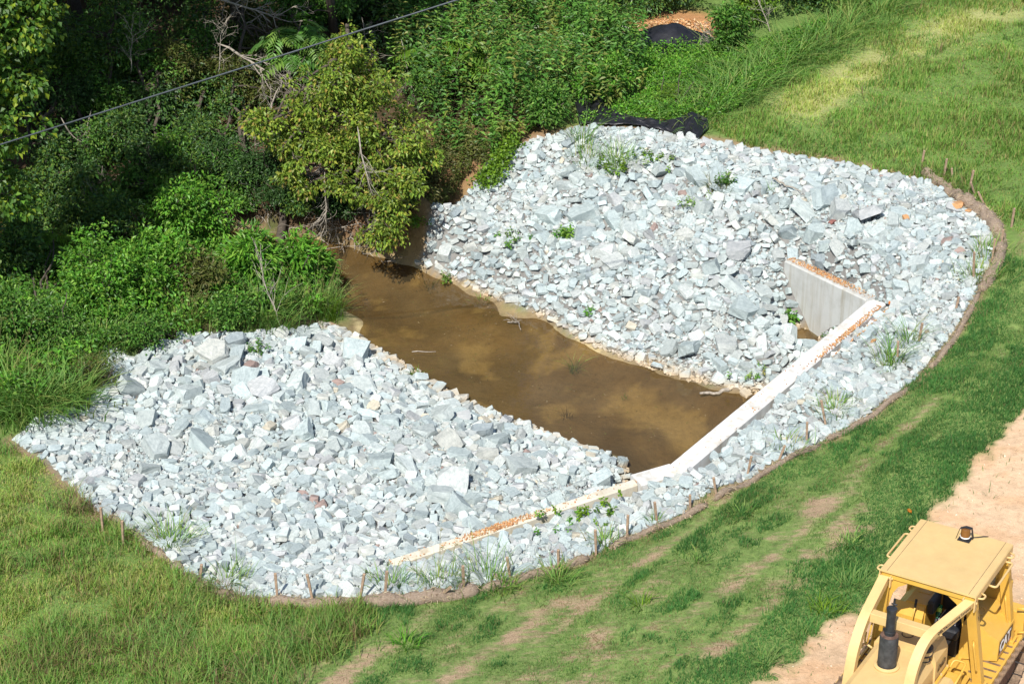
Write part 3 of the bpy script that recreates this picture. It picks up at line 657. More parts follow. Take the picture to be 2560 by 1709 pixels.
PAL = dict(
    yellow=[(0.215, 0.305, 0.04), (0.16, 0.25, 0.035), (0.29, 0.335, 0.055), (0.34, 0.26, 0.07), (0.11, 0.185, 0.028)],
    maple=[(0.06, 0.14, 0.02), (0.09, 0.19, 0.024), (0.20, 0.27, 0.025), (0.045, 0.105, 0.02)],
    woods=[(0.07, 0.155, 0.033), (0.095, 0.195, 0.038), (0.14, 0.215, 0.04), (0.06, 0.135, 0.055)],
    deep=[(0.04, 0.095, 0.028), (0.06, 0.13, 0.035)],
    bright=[(0.10, 0.28, 0.03), (0.14, 0.33, 0.035), (0.075, 0.21, 0.025), (0.19, 0.35, 0.05)],
    bush=[(0.08, 0.205, 0.033), (0.105, 0.25, 0.038), (0.06, 0.155, 0.028), (0.15, 0.26, 0.05)],
    weed=[(0.08, 0.21, 0.035), (0.105, 0.25, 0.045), (0.06, 0.165, 0.03), (0.15, 0.29, 0.05), (0.20, 0.24, 0.055)],
    sumac=[(0.12, 0.23, 0.02), (0.09, 0.19, 0.02), (0.15, 0.25, 0.03)],
    olive=[(0.12, 0.15, 0.035), (0.09, 0.12, 0.03), (0.15, 0.15, 0.05)],
    vine=[(0.13, 0.25, 0.02), (0.17, 0.29, 0.025), (0.09, 0.18, 0.02)],
    grass=[(0.165, 0.325, 0.065), (0.21, 0.375, 0.075), (0.12, 0.255, 0.05), (0.27, 0.37, 0.095), (0.32, 0.30, 0.12)],
    reed=[(0.14, 0.275, 0.065), (0.18, 0.33, 0.08), (0.10, 0.22, 0.05), (0.26, 0.33, 0.10)],
    turf=[(0.11, 0.225, 0.06), (0.15, 0.27, 0.07), (0.20, 0.30, 0.09)], lush=[(0.06, 0.185, 0.045), (0.085, 0.225, 0.055), (0.05, 0.15, 0.04)],
    lime=[(0.34, 0.42, 0.11), (0.40, 0.46, 0.13), (0.28, 0.38, 0.09), (0.45, 0.42, 0.19)],
    dry=[(0.27, 0.20, 0.11), (0.22, 0.16, 0.09), (0.19, 0.13, 0.08)])
def clump_leaves(acc, cen, crad, npc, L, asp, pal, r, out=None, droop=0.25, w=None, shade_in=None):
    """leaf clumps: cen (m,3), radius crad, npc leaves each"""
    m = len(cen); n = m*npc; c = np.repeat(cen, npc, 0); cr = np.repeat(np.broadcast_to(crad, (m,)), npc)[:, None]
    o = r.normal(0, 1, (n, 3)); o = unit(o)*(r.random((n, 1))**0.45)*cr*np.array([1, 1, 0.75]); P = c + o
    dirs = unit(o)*0.6 + r.normal(0, 0.55, (n, 3)) + np.array([0, 0, -droop])
    if out is not None: dirs += np.repeat(out, npc, 0)*0.35
    l = L*r.uniform(0.65, 1.25, n); tint = np.repeat(r.uniform(0.72, 1.25, (m, 1)), npc, 0)
    leaves(acc, P, dirs, l, l*asp*r.uniform(0.85, 1.15, n), palette(pal, n, r, w=w)*tint, r)
def lobes_points(lobes, n, r, shell=0.6):
    """clump centres through ellipsoid lobes, denser towards the outside"""
    vol = np.array([l[3]*l[4]*l[5] for l in lobes])**0.75; k = r.choice(len(lobes), n, p=vol/vol.sum())
    Lb = np.array(lobes, float)[k]; d = unit(r.normal(0, 1, (n, 3))); rr = (shell + (1-shell)*r.random((n, 1)))*(0.82 + 0.3*r.random((n, 1)))
    inner = r.random((n, 1)) < 0.2; rr = np.where(inner, r.random((n, 1))*0.7, rr)
    return Lb[:, :3] + d*rr*Lb[:, 3:6], d, k
def split_lobes(lobes, r, k=4, f=(0.38, 0.6), spread=0.8):
    out = []
    for (x, y, z, a, b, c) in lobes:
        for _ in range(k):
            d = unit(r.normal(0, 1, 3)); s = r.uniform(*f); out.append((x + d[0]*a*spread, y + d[1]*b*spread, z + d[2]*c*spread, a*s, b*s, c*s*1.05))
    return out
def tree(name, label, base, lobes, trunk_r, pal, nclump, npc, L, asp=0.55, crad=0.4, seed=1, group=None, cat='tree', droop=0.25, shell=0.6, w=None, bark='bark', trunk_top=None, multi=1, twigs=0.25):
    r = np.random.default_rng(seed); base = np.array(base, float)
    root = empty(name, base, 0, label, cat, group)
    cen, d, k = lobes_points(lobes, nclump, r, shell)
    cen[:, 2] = np.maximum(cen[:, 2], base[2] + 0.1)
    tr = Acc(); LB = np.array(lobes, float)
    topi = int(np.argmax(LB[:, 2])); top = np.array(trunk_top if trunk_top is not None else LB[topi, :3])
    for q in range(multi):
        b = base + (r.normal(0, 0.12, 3)*np.array([1, 1, 0]) if multi > 1 else 0); tp = top + (r.normal(0, 0.35, 3) if multi > 1 else 0)
        P = curve3(b, tp, 0, r, 8, 0.02); P[0, 2] -= 0.15
        add_tube(tr, P, np.linspace(trunk_r, trunk_r*0.35, 8)*(1 if multi == 1 else 0.6), 7)
    trunk = P
    br = Acc()
    for i, lb in enumerate(lobes):
        c = LB[i, :3]; j = int(np.argmin(np.linalg.norm(trunk - (c - np.array([0, 0, 0.6*lb[5]])), axis=1)))
        add_tube(br, curve3(trunk[j], c, 0.1, r, 6, 0.05), np.linspace(trunk_r*0.45, trunk_r*0.18, 6), 5)
        mine = np.nonzero(k == i)[0]
        for q in mine[:max(3, int(len(mine)*twigs))]:
            add_tube(br, curve3(c + r.normal(0, 0.15, 3)*lb[3], cen[q], 0.05, r, 5, 0.05), np.linspace(trunk_r*0.16, 0.006, 5), 4, cap=False)
    for a, nm in ((tr, 'trunk' if cat == 'tree' else 'stem'), (br, 'branches')):
        o = a.build(nm, M[bark], root, True); o.location = (-base[0], -base[1], -base[2])
        if nm == 'branches': o['kind'] = 'stuff'
    cr = Acc(); clump_leaves(cr, cen, crad*r.uniform(0.7, 1.3, nclump), npc, L, asp, PAL[pal] if isinstance(pal, str) else pal, r, d, droop, w)
    o = cr.build('crown' if cat == 'tree' else 'foliage', M['leaf'], root); o.location = (-base[0], -base[1], -base[2])
    return root
def bush(label, px, py, rad, h, pal, seed, nclump=60, npc=40, L=0.12, asp=0.5, name='leafy_bush', group=None, crad=0.3, lean=(0, 0), droop=0.2, cat='bush', p=None):
    b = np.array(p) if p is not None else G(px, py); r = np.random.default_rng(seed+900); lobes = []
    k = max(3, int(3 + rad*2))
    for i in range(k):
        a = r.uniform(0, 6.28); q = rad*0.55*math.sqrt(r.random()); hh = h*r.uniform(0.35, 0.62)
        x, y = b[0] + q*math.cos(a) + lean[0]*hh, b[1] + q*math.sin(a) + lean[1]*hh
        lobes.append((x, y, H1(x, y) + hh, rad*r.uniform(0.4, 0.65), rad*r.uniform(0.4, 0.65), h*r.uniform(0.32, 0.48)))
    return tree(name, label, b, lobes, 0.04 + 0.012*h, pal, nclump, npc, L, asp, crad, seed, group, cat, droop, 0.5, None, 'bark', None, 3)
# compound-leaved plants (sumac, tree of heaven): arching fronds with paired leaflets
def frond(acc, P, az, ln, rise, droop, pal, r, pairs=9, lw=0.3):
    t = np.linspace(0.12, 1, pairs); dx = np.stack([np.cos(az), np.sin(az)])
    pos = np.stack([P[0] + dx[0]*ln*t, P[1] + dx[1]*ln*t, P[2] + rise*ln*t - droop*ln*t*t], 1)
    tan = unit(np.gradient(pos, axis=0)); side = np.array([-dx[1], dx[0], 0])
    ll = ln*0.36*np.sin(np.pi*(0.15 + 0.8*t))**0.7; c = palette(PAL[pal], 1, r)[0]
    for s in (-1, 1):
        dr = side*s*0.9 + tan*0.45 + np.array([0, 0, -0.35]) + r.normal(0, 0.06, (pairs, 3))
        leaves(acc, pos, dr, ll*r.uniform(0.9, 1.1, pairs), ll*lw, np.repeat(c[None], pairs, 0)*r.uniform(0.85, 1.15, (pairs, 1)), r, 0.15, 0.3)
    V = np.concatenate([pos - side*0.006, pos + side*0.006]); n = pairs
    F = np.array([(i, i+1, n+i+1, n+i) for i in range(n-1)]); acc.add(V, F, np.repeat(c[None]*0.8, 2*n, 0))
def compound_tree(name, label, base, heads, pal, seed, ln=0.9, nf=11, trunk_r=0.05, cat='tree', group=None, pairs=9):
    r = np.random.default_rng(seed); base = np.array(base, float); root = empty(name, base, 0, label, cat, group)
    tr = Acc(); cr = Acc()
    for hd in heads:
        hd = np.array(hd, float); P = curve3(base, hd, 0.1, r, 7, 0.03); P[0, 2] -= 0.1; add_tube(tr, P, np.linspace(trunk_r, 0.015, 7), 6)
        for j in range(nf):
            az = j*2.4 + r.uniform(-0.3, 0.3); q = hd + np.array([0, 0, -r.uniform(0, 0.5)*ln])
            frond(cr, q, az, ln*r.uniform(0.7, 1.15), r.uniform(0.15, 0.8), r.uniform(0.5, 0.95), pal, r, pairs)
    for a, nm, m in ((tr, 'trunk' if cat == 'tree' else 'stem', 'bark'), (cr, 'crown' if cat == 'tree' else 'foliage', 'leaf')):
        o = a.build(nm, M[m], root); o.location = (-base[0], -base[1], -base[2])
    return root
# blades: ribbons that arch over (3 segments)
def blades(acc, P, az, h, lean, w, C, r, segs=3):
    n = len(P); h = np.broadcast_to(h, (n,)); lean = np.broadcast_to(lean, (n,)); w = np.broadcast_to(w, (n,))
    dx, dy = np.cos(az), np.sin(az); sx, sy = -dy, dx; tw = r.uniform(-0.5, 0.5, n)
    rows = []
    for k in range(segs+1):
        t = k/segs; out = lean*h*t**1.7; up = h*(t - 0.38*np.minimum(lean, 1.4)*t**2.4); ww = w*(1 - t**1.6)*0.5 + 0.0006
        c = np.stack([P[:, 0] + dx*out, P[:, 1] + dy*out, P[:, 2] + up], 1); s = np.stack([sx*np.cos(tw) , sy*np.cos(tw), np.sin(tw)*0.6], 1)*ww[:, None]
        if k < segs: rows += [c - s, c + s]
        else: rows += [c]
    V = np.stack(rows, 1); m = V.shape[1]; b = (np.arange(n)*m)[:, None]
    Q = np.concatenate([b + np.array([[2*k, 2*k+1, 2*k+3, 2*k+2]]) for k in range(segs-1)]) if segs > 1 else np.zeros((0, 4), int)
    T = b + np.array([[2*segs-2, 2*segs-1, 2*segs]]); o = acc.n
    acc.add(V.reshape(-1, 3), T, np.repeat(C, m, 0))
    if len(Q): acc.F[4].append(Q + o)
def grass_tuft(label, px, py, rad, h, n, pal, seed, w=0.022, lean=(0.3, 1.1), group=None, p=None, name='grass_clump', cat='grass clump', seed_heads=0, bias=None):
    r = np.random.default_rng(seed+300); b = np.array(p) if p is not None else G(px, py); root = empty(name, b, 0, label, cat, group)
    q = r.normal(0, rad*0.5, (n, 2)); x, y = b[0] + q[:, 0], b[1] + q[:, 1]; P = np.stack([x, y, H(x, y) - 0.02], 1)
    az = np.arctan2(q[:, 1], q[:, 0]) + r.normal(0, 0.7, n)
    if bias is not None: az = np.where(r.random(n) < 0.5, bias + r.normal(0, 0.5, n), az)
    ac = Acc(); blades(ac, P, az, h*r.uniform(0.5, 1.15, n), r.uniform(*lean, n), w*r.uniform(0.7, 1.3, n), palette(PAL[pal], n, r), r, 4)
    o = ac.build('blades', M['grass'], root); o.location = (-b[0], -b[1], -b[2]); o['kind'] = 'stuff'
    if seed_heads:
        sa = Acc(); k = seed_heads
        for i in range(k):
            j = r.integers(0, n); a = P[j]; hh = h*r.uniform(0.9, 1.4); tip = a + np.array([math.cos(az[j])*hh*0.4, math.sin(az[j])*hh*0.4, hh])
            add_tube(sa, curve3(a, tip, 0.05, r, 4, 0.01), 0.004, 3, (0.2, 0.2, 0.08), False)
            m = 26; t = r.random(m)[:, None]; pp = tip + (tip-a)*0.0 + np.array([math.cos(az[j])*0.1, math.sin(az[j])*0.1, -0.06])*t*2 + r.normal(0, 0.018, (m, 3))
            leaves(sa, pp, r.normal(0, 1, (m, 3)), 0.035, 0.014, palette([(0.33, 0.27, 0.13), (0.24, 0.22, 0.09)], m, r), r)
        o = sa.build('seed_heads', M['grass'], root); o.location = (-b[0], -b[1], -b[2])
    return root
def weeds(acc, P, h, r, pal, nodes=10, L=0.14, asp=0.36, top_flower=0.0, lean=0.12, stem_acc=None):
    """upright leafy stems"""
    n = len(P); h = np.broadcast_to(h, (n,)); ln = r.normal(0, lean, (n, 2)); base_c = palette(PAL[pal], n, r, 0.22)
    tp = P + np.stack([ln[:, 0]*h, ln[:, 1]*h, h], 1); w = 0.007
    V = np.stack([P + [w, 0, 0], P - [w, 0, 0], tp], 1).reshape(-1, 3); (stem_acc or acc).add(V, np.arange(3*n).reshape(n, 3), np.repeat(np.array([[0.10, 0.12, 0.045]]), 3*n, 0))
    for k in range(nodes):
        t = 0.18 + 0.82*(k + r.random(n)*0.6)/nodes; t = np.minimum(t, 1.0); pos = P + (tp-P)*t[:, None]; a0 = k*2.4 + r.uniform(0, 6.28, n)
        l = L*(0.65 + 0.7*np.sin(np.pi*np.clip(t, 0, 0.97)))*r.uniform(0.75, 1.2, n)
        for s in (0, math.pi):
            a = a0 + s; dr = np.stack([np.cos(a), np.sin(a), r.uniform(-0.45, 0.35, n) + 0.5*(t > 0.85)], 1)
            leaves(acc, pos, dr, l, l*asp, base_c*r.uniform(0.8, 1.2, (n, 1)), r, 0.2, 0.5)
    if top_flower:
        f = np.nonzero(r.random(n) < top_flower)[0]; m = 7
        if len(f):
            pp = np.repeat(tp[f], m, 0) + r.normal(0, 0.05, (len(f)*m, 3))*np.array([1, 1, 0.4]); leaves(acc, pp, r.normal(0, 1, (len(pp), 3)) + [0, 0, 0.5], 0.04, 0.03, palette([(0.55, 0.58, 0.48)], len(pp), r), r)
def weed_plant(label, px, py, rad, h, n, pal, seed, nodes=8, L=0.11, asp=0.4, name='weed_plant', cat='weed', group=None, lean=0.3, p=None, zoff=0.0):
    r = np.random.default_rng(seed+600); b = np.array(p) if p is not None else G(px, py); b[2] += zoff; root = empty(name, b, 0, label, cat, group)
    q = r.normal(0, rad*0.5, (n, 2)); P = np.stack([b[0]+q[:, 0], b[1]+q[:, 1], np.full(n, b[2])], 1)
    st_ = Acc(); fo = Acc(); weeds(fo, P, h*r.uniform(0.6, 1.1, n), r, pal, nodes, L, asp, 0, lean, st_)
    for a, nm in ((st_, 'stem'), (fo, 'foliage')):
        o = a.build(nm, M['leaf'], root); o.location = (-b[0], -b[1], -b[2])
    return root
def branch_rec(acc, p, d, ln, rad, depth, r, spread=0.55, kids=(2, 4), tips=None, col=None):
    n = 5; P = [p]; dd = d.copy()
    for i in range(n-1):
        dd = unit(dd + r.normal(0, 0.16, 3)); P.append(P[-1] + dd*ln/(n-1))
    add_tube(acc, np.array(P), np.linspace(rad, rad*0.55, n), 5 if rad > 0.02 else 4, col, False)
    if depth == 0:
        if tips is not None: tips.append(P[-1])
        return
    for k in range(r.integers(kids[0], kids[1]+1)):
        j = r.integers(2, n); branch_rec(acc, P[j], unit(dd + r.normal(0, spread, 3)), ln*r.uniform(0.45, 0.75), rad*0.55, depth-1, r, spread, kids, tips, col)
def dead_branch(label, p, d, ln, rad, depth, seed, name='dead_branch', cat='dead branch', spread=0.6, group=None, kids=(2, 3)):
    r = np.random.default_rng(seed); p = np.array(p, float); root = empty(name, p, 0, label, cat, group)
    main = Acc(); tw = Acc(); dd = unit(np.array(d, float)); n = 9; P = [p]
    for i in range(n-1): dd = unit(dd + r.normal(0, 0.12, 3)); P.append(P[-1] + dd*ln/(n-1))
    R_ = np.linspace(rad, rad*0.3, n); R_[0] = rad*0.25; R_[1] = rad*0.8; add_tube(main, np.array(P), R_, 6)
    for j in range(2, n):
        for _ in range(2): branch_rec(tw, P[j], unit(dd + r.normal(0, spread, 3)), ln*0.35*r.uniform(0.6, 1.1), rad*0.4, depth, r, spread, kids)
    o = main.build('limb', M['deadwood'], root, True); o.location = (-p[0], -p[1], -p[2])
    o = tw.build('twigs', M['deadwood'], root); o.location = (-p[0], -p[1], -p[2])
    return root
# ------------------------------------------------------------------ trees
def gz(p): p = np.array(p, float); p[2] = H1(p[0], p[1]); return p
def lobe(px, py, Y, rx, ry=None, rz=None):
    c = atY(px, py, Y); return (c[0], c[1], c[2], rx, ry or rx, rz or rx*0.8)
# yellowing tree leaning over the pool
yb = G(875, 520)
tree('yellowing_tree', 'yellow green tree with turning leaves hanging over the creek bend', yb,
     split_lobes([lobe(790, 150, 51.6, 1.0, 1.0, 0.9), lobe(730, 210, 51.4, 1.2, 1.1, 0.9), lobe(860, 200, 51.3, 0.9), lobe(640, 290, 51, 0.9, 0.9, 0.7), lobe(760, 290, 50.8, 1.3, 1.1, 0.8), lobe(880, 290, 50.8, 1.0, 1.0, 0.8),
      lobe(930, 330, 50.5, 0.6, 0.6, 0.5), lobe(720, 360, 50.4, 0.8, 0.7, 0.6), lobe(800, 400, 50.0, 0.8), lobe(880, 400, 50, 0.8), lobe(860, 470, 49.5, 0.9, 0.8, 0.7), lobe(910, 490, 49.3, 0.7, 0.7, 0.6), lobe(840, 540, 49.0, 0.45, 0.45, 0.4), lobe(930, 420, 49.8, 0.7), lobe(690, 330, 50.8, 0.7), lobe(700, 400, 50.3, 0.55), lobe(800, 345, 50.4, 0.9), lobe(960, 380, 50.2, 0.55), lobe(850, 435, 49.8, 0.8), lobe(890, 540, 49.2, 0.5), lobe(600, 280, 51.3, 0.5), lobe(680, 190, 51.6, 0.6), lobe(800, 95, 52, 0.4, 0.4, 0.5)], np.random.default_rng(14), 4),
     0.16, 'yellow', 640, 38, 0.13, 0.55, 0.27, 3, droop=0.55, w=[.3, .3, .14, .08, .18], shell=0.6, twigs=0.5)
# broad-leaved tree cut by the left edge of the view
mb = gz((-15.2, 45.5, 0))
tree('broadleaf_tree', 'broad leaved tree with bright lobed leaves at the left edge', mb,
     [lobe(10, 40, 46, 1.3), lobe(60, 60, 45.6, 0.9), lobe(30, 180, 45.5, 0.9), lobe(20, 300, 45, 0.9), lobe(0, 420, 45, 1.0), lobe(30, 450, 44.8, 0.6, 0.6, 0.8), lobe(-90, 150, 46, 1.8), lobe(-120, 350, 45.5, 1.6), lobe(-80, -60, 46, 2.0), lobe(60, -30, 46.2, 0.8)],
     0.2, 'maple', 420, 46, 0.16, 0.8, 0.34, 4, droop=0.7, shell=0.6)
# tall trees of the wood; unseen ones left of the view added to shade it
tall = [(-19.5, 51.5, 16, 3.6, 'unseen tall tree added for shade left of the view beside the creek'), (-18.2, 56.5, 17, 4.0, 'unseen tall tree added for shade left of the view behind the creek bend'),
        (-24.0, 54.5, 17, 4.0, 'unseen tall tree added for shade farthest left of the wood'), (-14.5, 63.5, 17, 3.8, 'tall wood tree behind the dark left thicket'), (-8.5, 67.0, 18, 3.8, 'tall wood tree with a straight grey trunk behind the yellowing tree'),
        (-3.0, 69.5, 17, 3.4, 'tall wood tree at the right end of the dark wood'), (-20.5, 47.0, 14, 3.0, 'unseen tall tree added for shade just left of the bright lobed tree')]
for i, (X, Y, hh, rr, lab) in enumerate(tall):
    b = gz((X, Y, 0)); r_ = np.random.default_rng(50+i); lo = 7.5 if i in (3, 4, 5) else 4.5
    lb = [(X + r_.normal(0, rr*0.4), Y + r_.normal(0, rr*0.4), b[2] + z_, rr*r_.uniform(0.5, 0.75), rr*r_.uniform(0.5, 0.75), rr*0.45) for z_ in np.linspace(lo, hh-1, 9)]
    tree('wood_tree', lab, b, lb, 0.24, 'woods', 300, 42, 0.32, 0.6, 0.75, 60+i, 'tall trees of the wood', shell=0.45, trunk_top=(X+0.2, Y, b[2]+hh-2))
shade_canopy = [(-15.8, 53.0, 2.9, 'tree with an unseen high crown added to shade the left of the dark wood'), (-12.2, 55.5, 2.7, 'tree with its crown above the view added to shade the wood'), (-8.8, 56.5, 2.6, 'tree with an unseen high crown added for shade left of the leaning bank trunk'), (-5.9, 57.5, 2.2, 'tree with an unseen high crown added for shade above the yellowing tree')]  # crowns kept above the view, added to cast shade on the wood
for i, (X, Y, rr, lab) in enumerate(shade_canopy):
    b = gz((X, Y + 4.5, 0)); r_ = np.random.default_rng(90+i); lb = []
    for k in range(9):
        y_ = Y - 4.2 + r_.uniform(0, 6); z_ = max(10.2 + r_.uniform(0, 5), 26.5 - 0.369*(y_-1.2) + 2.6) if y_ < Y + 1 else 9.5 + r_.uniform(0, 6)
        lb.append((X + r_.uniform(-1, 1)*rr*0.75, y_, z_, rr*r_.uniform(0.55, 0.8), rr*r_.uniform(0.5, 0.7), 1.2))
    tree('wood_tree', lab, b, lb, 0.17, 'woods', 150, 42, 0.30, 0.62, 0.7, 95+i, 'tall trees of the wood', shell=0.3, twigs=0.1, trunk_top=(X+0.3, Y-1.0, b[2]+11.5))
# understorey trees that fill the dark side of the view
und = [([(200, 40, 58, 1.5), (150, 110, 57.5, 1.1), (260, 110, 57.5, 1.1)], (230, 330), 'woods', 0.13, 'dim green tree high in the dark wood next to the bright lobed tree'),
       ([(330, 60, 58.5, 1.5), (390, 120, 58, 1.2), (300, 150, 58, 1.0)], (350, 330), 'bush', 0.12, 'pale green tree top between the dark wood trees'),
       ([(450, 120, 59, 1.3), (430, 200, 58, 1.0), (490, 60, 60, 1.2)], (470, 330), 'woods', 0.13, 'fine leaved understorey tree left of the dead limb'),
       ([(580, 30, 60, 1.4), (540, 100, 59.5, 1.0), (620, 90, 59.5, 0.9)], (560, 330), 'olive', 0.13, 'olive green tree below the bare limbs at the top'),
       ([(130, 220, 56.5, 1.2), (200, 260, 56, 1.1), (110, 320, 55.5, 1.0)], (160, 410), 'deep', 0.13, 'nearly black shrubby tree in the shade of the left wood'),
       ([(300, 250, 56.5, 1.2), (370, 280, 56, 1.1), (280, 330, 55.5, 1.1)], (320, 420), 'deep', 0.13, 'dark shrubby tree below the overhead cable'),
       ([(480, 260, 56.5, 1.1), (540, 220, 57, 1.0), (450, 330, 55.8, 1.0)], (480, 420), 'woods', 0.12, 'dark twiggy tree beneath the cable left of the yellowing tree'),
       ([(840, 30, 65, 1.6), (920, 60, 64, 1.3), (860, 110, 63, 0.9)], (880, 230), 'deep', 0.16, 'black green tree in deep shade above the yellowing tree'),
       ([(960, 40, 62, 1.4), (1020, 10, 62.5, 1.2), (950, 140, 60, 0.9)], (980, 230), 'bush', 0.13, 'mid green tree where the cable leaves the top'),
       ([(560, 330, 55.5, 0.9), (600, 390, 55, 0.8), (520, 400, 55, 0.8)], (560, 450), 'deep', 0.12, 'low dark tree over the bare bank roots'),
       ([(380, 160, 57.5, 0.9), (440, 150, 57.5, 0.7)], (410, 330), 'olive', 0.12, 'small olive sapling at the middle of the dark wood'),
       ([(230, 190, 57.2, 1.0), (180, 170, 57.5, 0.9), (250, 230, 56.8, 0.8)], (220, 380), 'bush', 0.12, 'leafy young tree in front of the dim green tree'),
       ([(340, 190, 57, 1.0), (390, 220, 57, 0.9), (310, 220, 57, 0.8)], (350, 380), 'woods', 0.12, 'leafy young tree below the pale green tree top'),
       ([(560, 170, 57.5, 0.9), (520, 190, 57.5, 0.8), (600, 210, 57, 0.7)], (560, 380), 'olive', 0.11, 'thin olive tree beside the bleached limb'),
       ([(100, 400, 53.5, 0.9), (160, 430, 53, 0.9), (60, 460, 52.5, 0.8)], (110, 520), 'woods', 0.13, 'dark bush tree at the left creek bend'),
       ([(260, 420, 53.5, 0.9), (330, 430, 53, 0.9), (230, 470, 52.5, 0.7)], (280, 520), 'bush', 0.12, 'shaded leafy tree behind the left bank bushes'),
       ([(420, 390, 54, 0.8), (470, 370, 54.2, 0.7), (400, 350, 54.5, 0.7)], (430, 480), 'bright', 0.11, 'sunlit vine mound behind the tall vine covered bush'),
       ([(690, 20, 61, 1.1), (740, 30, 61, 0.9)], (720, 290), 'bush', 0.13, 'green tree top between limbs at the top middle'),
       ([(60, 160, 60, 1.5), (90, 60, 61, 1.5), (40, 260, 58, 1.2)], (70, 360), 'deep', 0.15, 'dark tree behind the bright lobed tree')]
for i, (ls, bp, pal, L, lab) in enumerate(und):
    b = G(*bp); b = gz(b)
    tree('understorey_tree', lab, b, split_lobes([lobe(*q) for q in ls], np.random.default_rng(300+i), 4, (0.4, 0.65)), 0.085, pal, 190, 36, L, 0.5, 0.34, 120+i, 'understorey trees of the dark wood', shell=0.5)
# far foliage wall of the wood: one mass
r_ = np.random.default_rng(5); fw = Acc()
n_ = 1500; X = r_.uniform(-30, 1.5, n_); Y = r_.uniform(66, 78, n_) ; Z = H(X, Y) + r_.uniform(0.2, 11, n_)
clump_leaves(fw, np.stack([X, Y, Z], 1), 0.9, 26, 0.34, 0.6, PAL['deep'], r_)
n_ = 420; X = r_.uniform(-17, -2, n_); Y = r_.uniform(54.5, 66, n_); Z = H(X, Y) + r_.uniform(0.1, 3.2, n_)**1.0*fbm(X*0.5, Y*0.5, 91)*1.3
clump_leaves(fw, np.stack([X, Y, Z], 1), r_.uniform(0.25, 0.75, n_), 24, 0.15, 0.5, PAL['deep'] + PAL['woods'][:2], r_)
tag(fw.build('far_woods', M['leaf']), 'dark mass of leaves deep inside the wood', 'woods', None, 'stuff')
# compound-leaved trees
compound_tree('compound_leaf_tree', 'tree with drooping feathery compound leaves above the yellowing tree', gz(G(690, 330)), [atY(640, 70, 57), atY(690, 50, 57.5), atY(720, 85, 57), atY(660, 120, 56.5), atY(700, 130, 56.5)], 'bush', 31, 1.0, 12, 0.06)
compound_tree('sumac', 'bright feathery sumac rising from the weeds right of the wood', gz(G(1010, 240)), [atY(975, 110, 58), atY(1010, 95, 58.5), atY(1060, 105, 58), atY(1080, 130, 57.8), atY(990, 150, 57.4), atY(1120, 130, 58)], 'sumac', 32, 0.95, 12, 0.04, 'shrub')
compound_tree('sumac', 'light green feathery sumac on the left bank below the bright lobed tree', gz(G(100, 740)), [atY(60, 590, 48), atY(110, 560, 48.3), atY(150, 600, 48), atY(90, 640, 47.4), atY(140, 660, 47.2), atY(170, 630, 47.8), atY(120, 530, 48.5)], 'sumac', 33, 0.8, 13, 0.04, 'shrub')
# dead limbs and bare twigs
dead_branch('bare forked pale limb at the top above the compound leaves', atY(470, -10, 59), (0.9, 0.1, -0.35), 2.6, 0.045, 2, 71)
dead_branch('bleached dead limb arching over the dark wood beside the cable', atY(500, 100, 57), (0.95, -0.15, -0.35), 3.0, 0.05, 2, 72)
dead_branch('tangle of fine bare twigs below the dead limb', atY(640, 200, 55.5), (-0.3, -0.2, -0.7), 1.8, 0.03, 2, 73, spread=0.9)
dead_branch('bare grey twigs hanging inside the yellowing tree', atY(820, 290, 49.6), (0.1, -0.3, -0.9), 2.0, 0.03, 2, 74, spread=0.4)
dead_branch('pale forked snag dangling over the water edge', atY(745, 395, 50.2), (0.05, -0.1, -1), 1.7, 0.03, 1, 75, spread=0.45)
dead_branch('leafless brush in the shade of the left wood', atY(140, 270, 55), (0.3, -0.1, -0.8), 2.2, 0.03, 2, 76, spread=0.8)
dead_branch('leafless twiggy sapling under the middle of the cable', atY(440, 300, 55), (-0.2, -0.1, -0.8), 1.8, 0.028, 2, 77, spread=0.8)
dead_branch('dark bare bramble over the root bank', atY(600, 400, 53.8), (0.25, -0.2, -0.8), 1.6, 0.025, 2, 78, spread=0.9)
dead_branch('bleached twigs standing in the green left bank', gz(G(270, 560)), (-0.3, 0, 1), 1.6, 0.014, 1, 79, spread=0.25)
for i, (x, y, Y, dx, lab) in enumerate([(300, 170, 56.5, 0.2, 'thin grey bare sapling right of the bright lobed tree'), (210, 250, 55.5, -0.3, 'thin arching twigs low in the left wood'), (500, 170, 56, 0.3, 'thin bare twigs crossing below the dead limb'), (380, 310, 55, 0.4, 'pale bare twigs above the vine mound'), (700, 300, 52.2, -0.2, 'fine bare twigs at the left side of the yellowing tree'), (830, 40, 60, 0.1, 'grey bare twigs above the yellowing tree top'), (560, 30, 58, 0.4, 'grey bare limb at the top beside the compound leaves')]):
    dead_branch(lab, atY(x, y, Y), (dx, -0.1, -0.8 if i % 2 else 0.8), 1.6, 0.02, 2, 190+i, spread=0.7)
dead_branch('grey dead brush left of the feathery sumac', atY(920, 90, 58.5), (0.15, -0.1, -0.9), 2.2, 0.02, 2, 80, spread=0.5)
